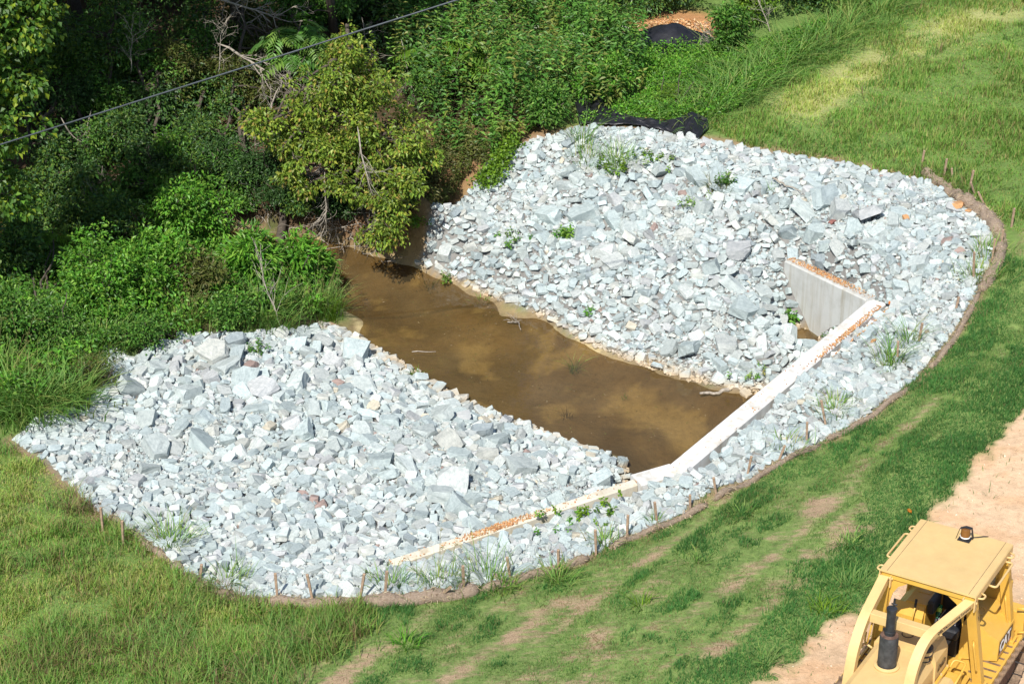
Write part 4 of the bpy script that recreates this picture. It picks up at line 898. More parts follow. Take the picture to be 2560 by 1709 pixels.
# root bank with its leaning trunk
rb = gz(A3(625, 508, 0.9)); r_ = np.random.default_rng(81)
root = empty('bank_tree', rb, 0, 'leaning trunk with bare roots over the clay bank', 'tree'); tk = Acc(); rt = Acc()
add_tube(tk, curve3(rb - [0, 0, 0.2], atY(650, 380, 53), 0, r_, 7, 0.02), np.linspace(0.15, 0.10, 7), 8)
add_tube(tk, curve3(atY(650, 380, 53), atY(640, 300, 54), 0, r_, 5, 0.03), np.linspace(0.10, 0.06, 5), 7)
for i in range(34):
    s = A3(600 + r_.uniform(0, 190), 495 + r_.uniform(-10, 14), 1.0); s[2] = H1(s[0], s[1]) + 0.1; e = s + np.array([r_.normal(0, 0.5), -r_.uniform(0.2, 0.9), 0]); e[2] = H1(e[0], e[1]) + r_.uniform(-0.05, 0.15)
    add_tube(rt, curve3(s if i > 6 else rb + [0, 0, 0.1], e, 0.15, r_, 6, 0.08), np.linspace(0.035, 0.008, 6)*r_.uniform(0.4, 1.1), 5)
for a, nm in ((tk, 'trunk'), (rt, 'roots')):
    o = a.build(nm, M['bark' if nm == 'trunk' else 'deadwood'], root, True); o.location = -Vector([float(c) for c in rb])
bk = Acc(); r_ = np.random.default_rng(82); q = poly_samples(plan([(300, 480, 0.4), (540, 505, 0.4), (740, 520, 0.5), (830, 545, 0.5), (930, 540, 0.6), (950, 430, 1.6), (700, 400, 1.2), (400, 380, 1.2), (200, 380, 1.2)]), 520, r_)
for i in range(len(q)):
    s = np.array([q[i, 0], q[i, 1], H1(q[i, 0], q[i, 1])]); dr = unit(np.array([r_.normal(0, 1), r_.normal(-0.3, 0.7), r_.normal(0.5, 0.5)])); e_ = s + dr*r_.uniform(0.3, 1.1); e_[2] = max(e_[2], H1(e_[0], e_[1]) + 0.02)
    add_tube(bk, curve3(s, e_, 0.1, r_, 5, 0.06), np.linspace(0.014, 0.004, 5)*r_.uniform(0.6, 1.6), 3, None, False)
tag(bk.build('bank_brush', M['deadwood']), 'tangle of dry roots and twigs on the shaded clay bank', 'brush', None, 'stuff')
BB = 'shaded bushes above the clay bank'
for i, (x, y, rd, h, pal, lab) in enumerate([(560, 480, 1.0, 1.5, 'deep', 'dark bush above the clay bank behind the tall vine bush'), (690, 468, 0.9, 1.2, 'woods', 'dark bush behind the leaning bank trunk'), (460, 455, 1.1, 1.7, 'woods', 'dim bush between the vine mound and the clay bank'), (780, 470, 0.8, 1.1, 'deep', 'dark bush in the shade under the yellowing tree'), (350, 450, 1.1, 1.6, 'deep', 'dark bush in the left part of the shaded bank'), (920, 470, 0.7, 1.2, 'bush', 'shaded leafy bush right under the yellowing tree'), (640, 430, 1.0, 1.6, 'deep', 'dark bush in the middle of the shaded bank'), (200, 430, 1.2, 1.8, 'deep', 'dark bush at the far left of the shaded bank'), (270, 380, 1.1, 1.8, 'woods', 'dim leafy bush behind the shaded bank below the cable'), (530, 455, 0.9, 1.3, 'bush', 'green bush filling the gap left of the leaning trunk'), (440, 400, 1.0, 1.5, 'woods', 'leafy bush behind the vine mound'), (240, 350, 1.2, 1.6, 'bush', 'pale leafy bush in the left of the wood')]):
    bush(lab, x, y, rd, h, pal, 250+i, 80, 36, 0.11, group=BB)
# ------------------------------------------------------------------ bushes of the left bank
LB = 'bushes of the left bank'
bush('vine covered bush standing tall at the creek bend', 440, 590, 1.5, 3.0, 'bright', 201, 170, 42, 0.13, group=LB)
bush('dense bright green bush in the middle of the left bank', 270, 735, 1.6, 2.4, 'bright', 202, 180, 42, 0.125, group=LB)
bush('bushy green shrub right of the feathery sumac', 360, 690, 1.3, 2.1, 'bright', 203, 140, 40, 0.14, group=LB)
bush('low dark bush touching the back of the near rocks', 320, 800, 0.9, 1.0, 'bush', 204, 70, 36, 0.09, group=LB)
bush('star leaved bright bush beside the creek', 600, 665, 1.15, 2.1, 'bright', 205, 130, 44, 0.22, 0.30, group=LB)
bush('small star leaved bush nearest the creek water', 690, 665, 0.7, 1.7, 'bright', 206, 80, 44, 0.21, 0.30, group=LB)
bush('yellowish bush with long leaves above the low dark bush', 470, 690, 0.9, 1.9, 'olive', 207, 80, 40, 0.14, 0.4, group=LB)
bush('dark bush in shade behind the left bank', 180, 560, 1.4, 2.0, 'woods', 208, 110, 40, 0.13, group=LB)
bush('dark green bush between the tall vine bush and the sumac', 290, 600, 1.3, 2.2, 'woods', 209, 120, 40, 0.12, group=LB)
bush('leafy bush at the left edge below the sumac', 30, 800, 1.1, 1.7, 'bush', 210, 100, 40, 0.12, group=LB)
bush('mixed weedy bush above the long arching grass', 150, 800, 1.0, 1.2, 'bush', 211, 90, 40, 0.09, group=LB)
bush('brown seeded bush leaning on the near rocks', 225, 880, 0.7, 0.9, 'olive', 212, 60, 36, 0.07, 0.35, group=LB)
bush('low green bush where the bank meets the near rocks', 530, 750, 0.75, 1.0, 'bush', 213, 60, 36, 0.10, group=LB)
bush('tall dark bush at the left edge under the bright lobed tree', 30, 660, 1.2, 2.6, 'woods', 214, 110, 40, 0.14, group=LB)
TG = 'tall grass clumps of the left bank'
grass_tuft('long arching grass spilling over the left end of the near rocks', 60, 950, 0.9, 1.3, 420, 'reed', 221, 0.035, (0.5, 1.3), TG, bias=-1.2)
grass_tuft('arching grass fringe next to the left rocks', 150, 925, 0.8, 1.2, 380, 'reed', 222, 0.032, (0.5, 1.3), TG, bias=-1.0)
grass_tuft('fine grass with tan seed heads leaning over the creek', 725, 715, 0.5, 1.1, 220, 'reed', 223, 0.018, (0.3, 1.1), TG, seed_heads=22)
grass_tuft('leaning grass fringe along the creek above the near rocks', 750, 705, 0.5, 0.9, 150, 'reed', 230, 0.022, (0.4, 1.2), TG, seed_heads=8)
bush('rounded green bush hanging over the creek bend', 728, 655, 0.6, 1.2, 'bright', 231, 70, 40, 0.19, 0.30, group=LB)
grass_tuft('yellow green grass tuft at the water corner of the near rocks', 752, 728, 0.28, 0.8, 200, 'vine', 224, 0.014, (0.2, 0.7), TG)
grass_tuft('tall grass below the star leaved bush', 610, 735, 0.7, 1.2, 340, 'reed', 225, 0.024, (0.4, 1.2), TG)
grass_tuft('grass tuft crowning the back of the near rocks', 230, 815, 0.5, 1.2, 160, 'reed', 226, 0.03, (0.4, 1.2), TG)
grass_tuft('seedy grass at the far left edge above the arching grass', 20, 880, 0.7, 1.0, 300, 'grass', 227, 0.02, (0.3, 1.0), TG, seed_heads=16)
grass_tuft('straw tinted grass between the low dark bush and the star leaved bush', 430, 745, 0.5, 0.9, 220, 'grass', 228, 0.02, (0.3, 1.1), TG, seed_heads=10)
dead_branch('dry grey stem lying over the back of the near rocks', G(645, 755), (-0.3, 0.1, 1), 1.9, 0.018, 1, 229, spread=0.4)
lbm = Acc(); r_ = np.random.default_rng(88); q = poly_samples(P_LBANK, 2600, r_); q = q[(sdist(q[:, 0], q[:, 1], P_LBANK) < -0.35)]; zz = H(q[:, 0], q[:, 1]); q = q[zz > 0.12]; hh_ = 0.15 + 0.9*fbm(q[:, 0]*0.7, q[:, 1]*0.7, 57)
clump_leaves(lbm, np.stack([q[:, 0], q[:, 1], H(q[:, 0], q[:, 1]) + hh_*r_.random(len(q))], 1), 0.28, 24, 0.14, 0.5, PAL['bush'] + PAL['bright'] + PAL['bright'], r_)
q = poly_samples(P_LBANK, 2600, r_); q = q[H(q[:, 0], q[:, 1]) > 0.1]; blades(lbm, np.stack([q[:, 0], q[:, 1], H(q[:, 0], q[:, 1])], 1), r_.uniform(0, 6.28, len(q)), r_.uniform(0.4, 1.1, len(q)), r_.uniform(0.3, 1.2, len(q)), 0.02, palette(PAL['reed'], len(q), r_), r_)
tag(lbm.build('bank_undergrowth', M['leaf']), 'rank undergrowth between the bushes of the left bank', 'undergrowth', None, 'stuff')
# ------------------------------------------------------------------ thicket right of the wood
P_TH = planG([(985, 330), (1000, 400), (1110, 375), (1230, 312), (1330, 285), (1400, 262), (1480, 225), (1470, 140), (1430, 70), (1380, 10), (1380, -60), (900, -60), (880, 120), (930, 260)])
r_ = np.random.default_rng(8); th = Acc(); ar = poly_area(P_TH)
q = poly_samples(P_TH, int(ar*8), r_); P = np.stack([q[:, 0], q[:, 1], H(q[:, 0], q[:, 1])], 1)
hgt = 0.75 + 1.9*sstep(0.25, 0.75, fbm(q[:, 0]*0.8, q[:, 1]*0.8, 41)) + r_.normal(0, 0.12, len(q))
weeds(th, P, hgt, r_, 'weed', 11, 0.19, 0.40, 0.06, 0.14)
tag(th.build('weed_thicket', M['leaf']), 'dense thicket of tall leafy weeds with small white flowers', 'weeds', None, 'stuff')
print('thicket area', ar, 'polys', len(bpy.data.objects['weed_thicket'].data.polygons))
TB = 'shrubs behind the far rocks'
bush('bright spreading shrub in the weeds above the fallen black fabric', 1390, 235, 1.1, 1.6, 'bright', 301, 100, 38, 0.12, group=TB)
bush('leafy shrub left of the tarp covered heap', 1370, 125, 1.2, 1.7, 'bush', 302, 120, 38, 0.12, group=TB)
bush('dark dense shrub behind the tarp covered heap', 1520, 30, 1.5, 1.7, 'woods', 303, 130, 38, 0.13, group=TB)
bush('dark shrub at the top right of the heap', 1400, 15, 1.6, 2.2, 'bush', 304, 130, 38, 0.13, group=TB)
bush('upright leafy shrub right of the heap', 1660, 120, 0.9, 1.9, 'bush', 305, 90, 38, 0.13, group=TB)
bush('vine draped pale shrub at the right of the tall grass', 1735, 60, 0.9, 2.0, 'vine', 306, 100, 38, 0.10, group=TB)
bush('yellowish round shrublet in front of the tall grass', 1545, 245, 0.5, 0.6, 'vine', 307, 45, 36, 0.07, group=TB)
bush('leafy shrub between heap and fallen fabric', 1470, 185, 1.2, 0.7, 'bright', 308, 110, 38, 0.11, group=TB)
bush('broad weedy shrub right of the middle of the thicket', 1560, 200, 1.2, 0.7, 'bright', 309, 110, 38, 0.10, group=TB)
bush('dark tree line shrub at the top edge near the meadow', 1830, 10, 1.6, 1.9, 'woods', 310, 120, 38, 0.14, group=TB)
bush('olive shrub at the top edge beyond the meadow corner', 1950, -15, 1.5, 1.5, 'olive', 311, 110, 38, 0.13, group=TB)
bush('large dark shrub at the top edge above the heap', 1600, -20, 1.7, 2.0, 'deep', 312, 120, 38, 0.14, group=TB)
bush('yellow orange tinged shrub at the top of the thicket', 1230, -5, 1.4, 1.8, 'yellow', 313, 90, 34, 0.13, group=TB)
bush('dark leafy shrub left of the collapsed black fabric', 1245, 292, 0.8, 1.7, 'bush', 314, 90, 36, 0.12, group=TB)
dead_branch('grey dry brush beside the tarp covered heap', gz(G(1600, 118)), (0.2, 0, 1), 0.9, 0.02, 2, 315, spread=0.8)
dead_branch('grey bare brush at the top edge near the meadow', gz(G(1770, 85)), (0.05, 0, 1), 1.7, 0.02, 2, 316, spread=0.6)
RG = 'tall grass clumps edging the meadow'
rl = ['tall arching grass clump nearest the fallen fabric', 'tall grass clump just up the meadow edge from the fabric', 'third tall grass clump along the meadow edge', 'tall grass clump below the vine draped shrub', 'tall grass clump halfway along the meadow edge', 'grass clump right of the vine draped shrub', 'pale tall grass clump near the top of the meadow edge', 'tall grass clump in the meadow corner at the top', 'wispy tall grass at the top edge of the meadow', 'tall grass clump behind the upright leafy shrub']
for i, (x, y) in enumerate([(1600, 268), (1650, 235), (1700, 205), (1740, 175), (1790, 150), (1840, 125), (1890, 100), (1950, 70), (2020, 25), (1680, 150)]):
    grass_tuft(rl[i], x, y, 1.2, 0.95 + 0.1*(i % 3), 230, 'reed', 330+i, 0.03, (0.5, 1.6), RG)
# low ground cover of vines between thicket and meadow
P_GC = planG([(1330, 285), (1420, 255), (1480, 225), (1470, 120), (1640, 110), (1760, 100), (1900, 60), (1780, 190), (1640, 275), (1560, 285), (1460, 278)])
gc = Acc(); q = poly_samples(P_GC, 1500, r_); clump_leaves(gc, np.stack([q[:, 0], q[:, 1], H(q[:, 0], q[:, 1]) + 0.15], 1), 0.28, 26, 0.10, 0.6, PAL['bright'], r_)
tag(gc.build('ground_cover', M['leaf']), 'low leafy ground cover between thicket and meadow', 'ground cover', None, 'stuff')
# clay bank scrub below the thicket
P_CB = planG([(985, 330), (1110, 330), (1120, 380), (1060, 430), (990, 480), (960, 400)])
cb = Acc(); q = poly_samples(P_CB, 260, r_); P = np.stack([q[:, 0], q[:, 1], H(q[:, 0], q[:, 1])], 1)
weeds(cb, P, 0.8, r_, 'olive', 7, 0.10, 0.4, 0, 0.3); P2 = poly_samples(P_CB, 500, r_); blades(cb, np.stack([P2[:, 0], P2[:, 1], H(P2[:, 0], P2[:, 1])], 1), r_.uniform(0, 6.28, 500), 0.5, r_.uniform(0.3, 1, 500), 0.012, palette(PAL['dry'], 500, r_), r_)
tag(cb.build('bank_scrub', M['leaf']), 'thin dry scrub on the clay bank beside the far rocks', 'scrub', None, 'stuff')
# ------------------------------------------------------------------ grass
def grass_field(name, label, P, dens, h0, h1, w, pal, seed, dry=0.1, segs=2, lean=(0.2, 0.9), mask=None, keep_out=(), patch=0.8, lime=0.0, strip=None, soft=None):
    r = np.random.default_rng(seed); n = int(poly_area(P)*dens); q = poly_samples(P, n, r); x, y = q[:, 0], q[:, 1]
    pr = project(np.stack([x, y, np.full(n, 2.4)], 1)); ok = (pr[:, 0] > -160) & (pr[:, 0] < 2720) & (pr[:, 1] > -120) & (pr[:, 1] < 1830); x, y = x[ok], y[ok]; n = len(x)
    ok = np.ones(n, bool)
    for K_, dmin in keep_out: ok &= sdist(x, y, K_) > dmin*r.random(n)
    if soft is not None: ok &= sdist(x, y, soft) + (fbm(x*1.3, y*1.3, seed+2)-0.5)*2.2 > r.normal(0, 0.25, n)
    if mask is not None: ok &= mask(x, y, r)
    x, y = x[ok], y[ok]; n = len(x); z = H(x, y)
    p1 = fbm(x*patch, y*patch, seed, 4); h = (h0 + (h1-h0)*sstep(0.35, 0.68, p1))*r.uniform(0.6, 1.25, n)
    c = palette(PAL[pal], n, r)
    if lime: lp = lime*sstep(0.5, 0.66, fbm(x*0.28+7, y*0.28, seed+9, 3)); lp = lp if strip is None else np.maximum(lp*0.7, sstep(1.7, 0.4, poly_dist(x, y, strip, False) + (p1-0.5)*1.2)); lm = r.random(n) < lp; c[lm] = palette(PAL['lime'], int(lm.sum()), r); h = np.where(lm, h*0.6, h)
    p2 = fbm(x*0.6+40, y*0.6, seed+3, 3)[:, None]; c = c*(0.72 + 0.6*p2)
    d = r.random(n) < dry*(0.4 + 1.6*sstep(0.5, 0.7, fbm(x*0.9, y*0.9+9, seed+5, 3))); c[d] = palette(PAL['dry'], int(d.sum()), r)
    az = r.uniform(0, 6.28, n); ac = Acc(); blades(ac, np.stack([x, y, z - 0.01], 1), az, h, r.uniform(*lean, n), w*r.uniform(0.7, 1.3, n), c, r, segs)
    o = ac.build(name, M['grass']); tag(o, label, 'grass', None, 'stuff'); print(name, n, 'blades'); return o
RIPS = ((P_NEAR, 0.05), (P_FAR, 0.05), (P_APRON, 0.05))
P_ML = planG([(20, 1025), (95, 1062), (200, 1160), (370, 1282), (440, 1342), (560, 1383), (800, 1385), (850, 1400), (920, 1480), (800, 1640), (-160, 1660), (-160, 1000)])
grass_field('meadow_grass', 'rank uncut grass of the lower left meadow', P_ML, 1150, 0.08, 0.42, 0.017, 'grass', 401, 0.16, 2, keep_out=RIPS, lime=0.8, patch=1.1, soft=P_SLOPE)
def tall_mask(x, y, r): return r.random(len(x)) < sstep(0.52, 0.68, fbm(x*0.75+3, y*0.75, 431))
grass_field('tall_grass', 'taller tufted grass patches of the lower left meadow', P_ML, 420, 0.30, 0.62, 0.016, 'reed', 411, 0.35, 3, (0.3, 1.1), tall_mask, RIPS, soft=P_SLOPE)
P_MR = planG([(1610, 285), (1700, 335), (1800, 352), (2130, 415), (2270, 490), (2349, 545), (2520, 420), (2560, -120), (2000, -120), (1850, 90), (1700, 215)])
grass_field('meadow_grass', 'green uncut grass of the upper right meadow', P_MR, 430, 0.07, 0.36, 0.024, 'grass', 402, 0.05, 2, keep_out=RIPS, lime=0.8, patch=0.9, strip=planG([(1840, 245), (1950, 180), (2080, 110), (2200, 60), (2330, 10)]))
grass_field('tall_grass', 'taller tufted grass patches of the upper right meadow', P_MR, 150, 0.25, 0.5, 0.024, 'reed', 412, 0.12, 3, (0.3, 1.1), tall_mask, RIPS)
def turf_mask(x, y, r):
    lev, band = turf_level(x, y); pb = path_band(x, y)
    return (r.random(len(x)) < np.clip((lev - 0.36)*3.4, 0.04, 1)) & (band < 0.6) & (pb > 0)
grass_field('turf_grass', 'short patchy turf sown on the embankment slope', P_SLOPE, 1300, 0.04, 0.09, 0.013, 'turf', 403, 0.12, 1, (0.1, 0.8), turf_mask, RIPS)
def lush_mask(x, y, r):
    lev, band = turf_level(x, y); pb = path_band(x, y)
    return ((r.random(len(x)) < band*np.clip(0.6 + (lev-0.45)*3, 0.35, 1)) | (r.random(len(x)) < sstep(0.62, 0.72, lev)*0.8)) & ((pb > -0.05) | (r.random(len(x)) < 0.01*(pb > -1.2)))
grass_field('turf_grass', 'thick dark turf in the band along the dirt path', P_SLOPE, 1500, 0.07, 0.16, 0.013, 'lush', 405, 0.02, 2, (0.2, 0.9), lush_mask, RIPS)
def straw_mask(x, y, r):
    lev, band = turf_level(x, y); return (path_band(x, y) > 0.05) & (r.random(len(x)) < np.clip(1.2 - (lev - 0.36)*4, 0.1, 1)*(1-band))
grass_field('straw_mulch', 'tan straw mulch showing through the sown slope', P_SLOPE, 700, 0.02, 0.05, 0.013, 'dry', 404, 1.0, 1, (1.0, 3.5), straw_mask, RIPS)
# ------------------------------------------------------------------ bulldozer (local frame: +X forward, +Y its left side, +Z up)
def paint(name, c, fade, rough=0.42):
    m, t, n, l, b = nt(name); v = objcoord(n, l)
    f = noise(n, l, 2.2, 6, 0.65, v); c0 = tuple(x*0.86 for x in c)
    col = ramp(n, l, f, [(0.3, c0), (0.62, c)])
    col = mixc(n, l, ramp(n, l, noise(n, l, 11, 7, 0.75, v), [(0.56, (0, 0, 0)), (0.75, (0.55, 0.55, 0.55))]), col, fade)   # dust film and rubbed spots
    col = mixc(n, l, ramp(n, l, noise(n, l, 38, 3, 0.6, v), [(0.70, (0, 0, 0)), (0.76, (0.6, 0.6, 0.6))]), col, (0.20, 0.11, 0.05))
    l.new(col, b.inputs['Base Color']); b.inputs['Roughness'].default_value = rough
    rr = ramp(n, l, noise(n, l, 6, 5, 0.6, v), [(0.3, (rough*0.8,)*3), (0.7, (rough*1.3,)*3)]); l.new(rr, b.inputs['Roughness'])
    bump(n, l, noise(n, l, 30, 3, 0.5, v), 0.04, 0.01, b); return m
M['yellow'] = paint('machine_yellow_paint', (0.62, 0.37, 0.065), (0.55, 0.38, 0.17))
M['faded'] = paint('sun_bleached_yellow_paint', (0.62, 0.43, 0.185), (0.60, 0.46, 0.26), 0.5)
M['black_metal'] = simple('sooty_black_metal', (0.035, 0.037, 0.042), 0.55, 0.3, 0.35, 9, 0.2, 40)
M['muffler'] = simple('heat_dulled_steel', (0.075, 0.078, 0.085), 0.6, 0.5, 0.35, 7, 0.25, 30)
M['rust'] = simple('rusty_steel', (0.15, 0.085, 0.06), 0.8, 0.2, 0.4, 12, 0.3, 40)
M['track'] = simple('muddy_worn_track_steel', (0.27, 0.185, 0.12), 0.75, 0.25, 0.45, 5, 0.5, 30)
M['vinyl'] = simple('black_vinyl', (0.015, 0.017, 0.022), 0.5, 0, 0.3, 6, 0.2, 20)
M['rubber'] = simple('black_rubber', (0.02, 0.02, 0.022), 0.6)
M['decal_black'] = simple('black_decal', (0.03, 0.02, 0.018), 0.5)
M['decal_white'] = simple('white_decal', (0.75, 0.76, 0.78), 0.5)
M['decal_pink'] = simple('faded_red_decal', (0.62, 0.30, 0.30), 0.5)
M['decal_yellow'] = simple('yellow_decal', (0.72, 0.47, 0.03), 0.5)
def amber():
    m, t, n, l, b = nt('amber_lens'); b.inputs['Base Color'].default_value = (0.20, 0.085, 0.02, 1); b.inputs['Roughness'].default_value = 0.2
    b.inputs['Transmission Weight'].default_value = 0.15; return m
M['amber'] = amber()
def bottle_mat():
    m, t, n, l, b = nt('green_bottle_plastic'); b.inputs['Base Color'].default_value = (0.01, 0.16, 0.06, 1); b.inputs['Roughness'].default_value = 0.12
    b.inputs['Transmission Weight'].default_value = 0.4; return m
M['bottle'] = bottle_mat()
M['bottle_label'] = simple('yellow_green_bottle_label', (0.35, 0.55, 0.08), 0.5)
def stripe_cloth():
    m, t, n, l, b = nt('striped_cloth'); v = objcoord(n, l)
    w = n.new('ShaderNodeTexWave'); w.inputs['Scale'].default_value = 3.2; w.inputs['Distortion'].default_value = 3.5; w.inputs['Detail'].default_value = 2; w.bands_direction = 'Y'; l.new(v, w.inputs[0])
    l.new(ramp(n, l, w.outputs[0], [(0.82, (0.012, 0.012, 0.02)), (0.92, (0.4, 0.4, 0.42))]), b.inputs['Base Color']); b.inputs['Roughness'].default_value = 0.9; return m
M['stripe'] = stripe_cloth()

DZ = Vector((7.55, 27.82, 3.07)); DZ_ROT = math.radians(239); DZ_TILT = math.radians(-4.5)    # stands on the gently falling path
DZ_M = Matrix.Translation(DZ) @ Matrix.Rotation(DZ_TILT, 4, 'X') @ Matrix.Rotation(DZ_ROT, 4, 'Z')
dozer = empty('bulldozer', DZ, 0, 'yellow crawler bulldozer with a roofed open cab on the dirt path', 'bulldozer')
dozer.matrix_world = DZ_M; dozer.rotation_euler = DZ_M.to_euler()
def bm_link(name, bm, mat, parent, bevel=0.0, seg=2, smooth=False):
    if bevel: bmesh.ops.bevel(bm, geom=[e for e in bm.edges if len(e.link_faces) == 2 and e.calc_face_angle(0) > 0.5], offset=bevel, segments=seg, affect='EDGES', profile=0.6)
    bmesh.ops.recalc_face_normals(bm, faces=bm.faces[:])
    me = bpy.data.meshes.new(name); bm.to_mesh(me); bm.free()
    if smooth:
        for p in me.polygons: p.use_smooth = True
    return link(name, me, M[mat], parent)
def dbox(name, x0, x1, y0, y1, z0, z1, mat='yellow', bevel=0.012, parent=None, seg=2):
    bm = bmesh.new(); bmesh.ops.create_cube(bm, size=1.0)
    for v in bm.verts: v.co = Vector((x0 + (v.co.x+.5)*(x1-x0), y0 + (v.co.y+.5)*(y1-y0), z0 + (v.co.z+.5)*(z1-z0)))
    return bm_link(name, bm, mat, parent or dozer, bevel, seg)
def dprism(name, poly, a, b, axis='x', mat='yellow', bevel=0.012, parent=None, seg=2):
    """polygon extruded along axis: for 'x' the polygon is (y,z), for 'y' it is (x,z), for 'z' it is (x,y)"""
    bm = bmesh.new()
    def mk(p, t): return {'x': (t, p[0], p[1]), 'y': (p[0], t, p[1]), 'z': (p[0], p[1], t)}[axis]
    A = [bm.verts.new(mk(p, a)) for p in poly]; B = [bm.verts.new(mk(p, b)) for p in poly]; n = len(poly)
    bm.faces.new(A[::-1]); bm.faces.new(B)
    for i in range(n): bm.faces.new((A[i], A[(i+1) % n], B[(i+1) % n], B[i]))
    return bm_link(name, bm, mat, parent or dozer, bevel, seg)
def dloft(name, rings, mat='yellow', bevel=0.0, parent=None, smooth=False):
    bm = bmesh.new(); R = [[bm.verts.new(p) for p in r] for r in rings]; n = len(R[0])
    for i in range(len(R)-1):
        for j in range(n): bm.faces.new((R[i][j], R[i][(j+1) % n], R[i+1][(j+1) % n], R[i+1][j]))
    bm.faces.new(R[0][::-1]); bm.faces.new(R[-1]); return bm_link(name, bm, mat, parent or dozer, bevel, 2, smooth)
def dtube(name, pts, rad, mat='yellow', parent=None, sides=10, rnd=0.0):
    P = [np.array(p, float) for p in pts]
    if rnd:
        Q = [P[0]]
        for i in range(1, len(P)-1):
            a = P[i] + unit(P[i-1]-P[i])*rnd; b = P[i] + unit(P[i+1]-P[i])*rnd
            for t in np.linspace(0, 1, 6): Q.append((1-t)**2*a + 2*t*(1-t)*P[i] + t*t*b)
        P = Q + [P[-1]]
    ac = Acc(); add_tube(ac, np.array(P), rad, sides); return ac.build(name, M[mat], parent or dozer, True)
def dlathe(name, prof, cx, cy, mat, parent=None, n=28, smooth=True):
    """prof: (radius, z) from bottom to top"""
    ac = Acc(); V = []; F = []
    for r_, z in prof:
        a = np.arange(n)*2*math.pi/n; V.append(np.stack([cx + r_*np.cos(a), cy + r_*np.sin(a), np.full(n, z)], 1))
    m = len(prof)
    for i in range(m-1):
        for j in range(n): F.append((i*n+j, i*n+(j+1) % n, (i+1)*n+(j+1) % n, (i+1)*n+j))
    ac.add(np.concatenate(V), np.array(F)); o = ac.build(name, M[mat], parent or dozer)
    me = o.data; me.polygons.foreach_set('use_smooth', np.full(len(me.polygons), smooth))
    if smooth: me.set_sharp_from_angle(angle=math.radians(40))
    return o
def dtext(name, s, size, loc, xdir, ydir, mat, parent, ext=0.0015, bold=0.0):
    cu = bpy.data.curves.new(name, 'FONT'); cu.body = s; cu.size = size; cu.extrude = ext; cu.align_x = 'CENTER'; cu.align_y = 'CENTER'; cu.offset = bold; cu.resolution_u = 3
    tmp = bpy.data.objects.new(name, cu); COL.objects.link(tmp); bpy.context.view_layer.update()
    me = bpy.data.meshes.new_from_object(tmp.evaluated_get(bpy.context.evaluated_depsgraph_get())); bpy.data.objects.remove(tmp); bpy.data.curves.remove(cu)
    me.name = name; me.materials.clear(); me.materials.append(M[mat]); o = bpy.data.objects.new(name, me); COL.objects.link(o); o.parent = parent
    X = Vector(xdir).normalized(); Y = Vector(ydir); Y = (Y - X*Y.dot(X)).normalized(); Z = X.cross(Y)
    o.matrix_local = Matrix(((X.x, Y.x, Z.x, loc[0]), (X.y, Y.y, Z.y, loc[1]), (X.z, Y.z, Z.z, loc[2]), (0, 0, 0, 1))); return o
def sq_sweep(name, pts, w, h, mat, parent=None, rnd=0.3):
    """rectangular tube bent in the XZ plane"""
    P = [np.array(p, float) for p in pts]; Q = [P[0]]
    for i in range(1, len(P)-1):
        L = min(rnd, 0.45*np.linalg.norm(P[i]-P[i-1]), 0.45*np.linalg.norm(P[i]-P[i+1])); a = P[i] + unit(P[i-1]-P[i])*L; b = P[i] + unit(P[i+1]-P[i])*L
        for t in np.linspace(0, 1, 7): Q.append((1-t)**2*a + 2*t*(1-t)*P[i] + t*t*b)
    Q.append(P[-1]); Q = np.array(Q); T = unit(np.gradient(Q, axis=0)); rings = []
    for q, t in zip(Q, T):
        nrm = np.array([-t[2], 0, t[0]]); nrm = nrm if nrm[2] >= 0 or abs(t[2]) > 0.9 else -nrm
        if np.dot(nrm, [1, 0, 0.6]) < 0: nrm = -nrm
        y = np.array([0, 1.0, 0]); c = 0.012
        rings.append([tuple(q + s1*y*w/2 + s2*nrm*h/2) for s1, s2 in ((-1, -1), (1, -1), (1, 1), (-1, 1))])
    return dloft(name, rings, mat, 0.008, parent)
# roof
roof = dprism('roof', [(-0.72, 2.955), (-0.845, 2.95), (-0.86, 2.93), (-0.86, 2.80), (-0.845, 2.80), (-0.845, 2.915), (0.845, 2.915), (0.845, 2.80), (0.86, 2.80), (0.86, 2.93), (0.845, 2.95), (0.72, 2.955)], -0.98, 0.98, 'x', 'faded', 0.006)
roof['label'] = 'flat sun bleached yellow cab roof with folded side edges'
for s in (-1, 1): dbox('roof_seam', -0.975, 0.975, s*0.725-0.003, s*0.725+0.003, 2.953, 2.9585, 'rust', 0, roof)
dbox('front_header', 0.86, 0.94, -0.80, 0.80, 2.79, 2.91, 'yellow', 0.01); dbox('rear_header', -0.94, -0.86, -0.80, 0.80, 2.79, 2.91, 'yellow', 0.01)
for s in (-1, 1):
    dbox('side_header', -0.86, 0.86, s*0.80-0.03, s*0.80+0.03, 2.80, 2.91, 'yellow', 0.01)
    for xx in (0.78, -0.74):
        dtube('lifting_eye', [(xx-0.09, s*0.86, 2.86), (xx-0.06, s*0.95, 2.86), (xx+0.06, s*0.95, 2.86), (xx+0.09, s*0.86, 2.86)], 0.018, 'faded', roof, 8, 0.04)
    dtube('grab_handle', [(0.28, s*0.86, 2.80), (0.30, s*0.99, 2.80), (-0.62, s*0.99, 2.80), (-0.60, s*0.86, 2.80)], 0.02, 'faded', roof, 10, 0.08)
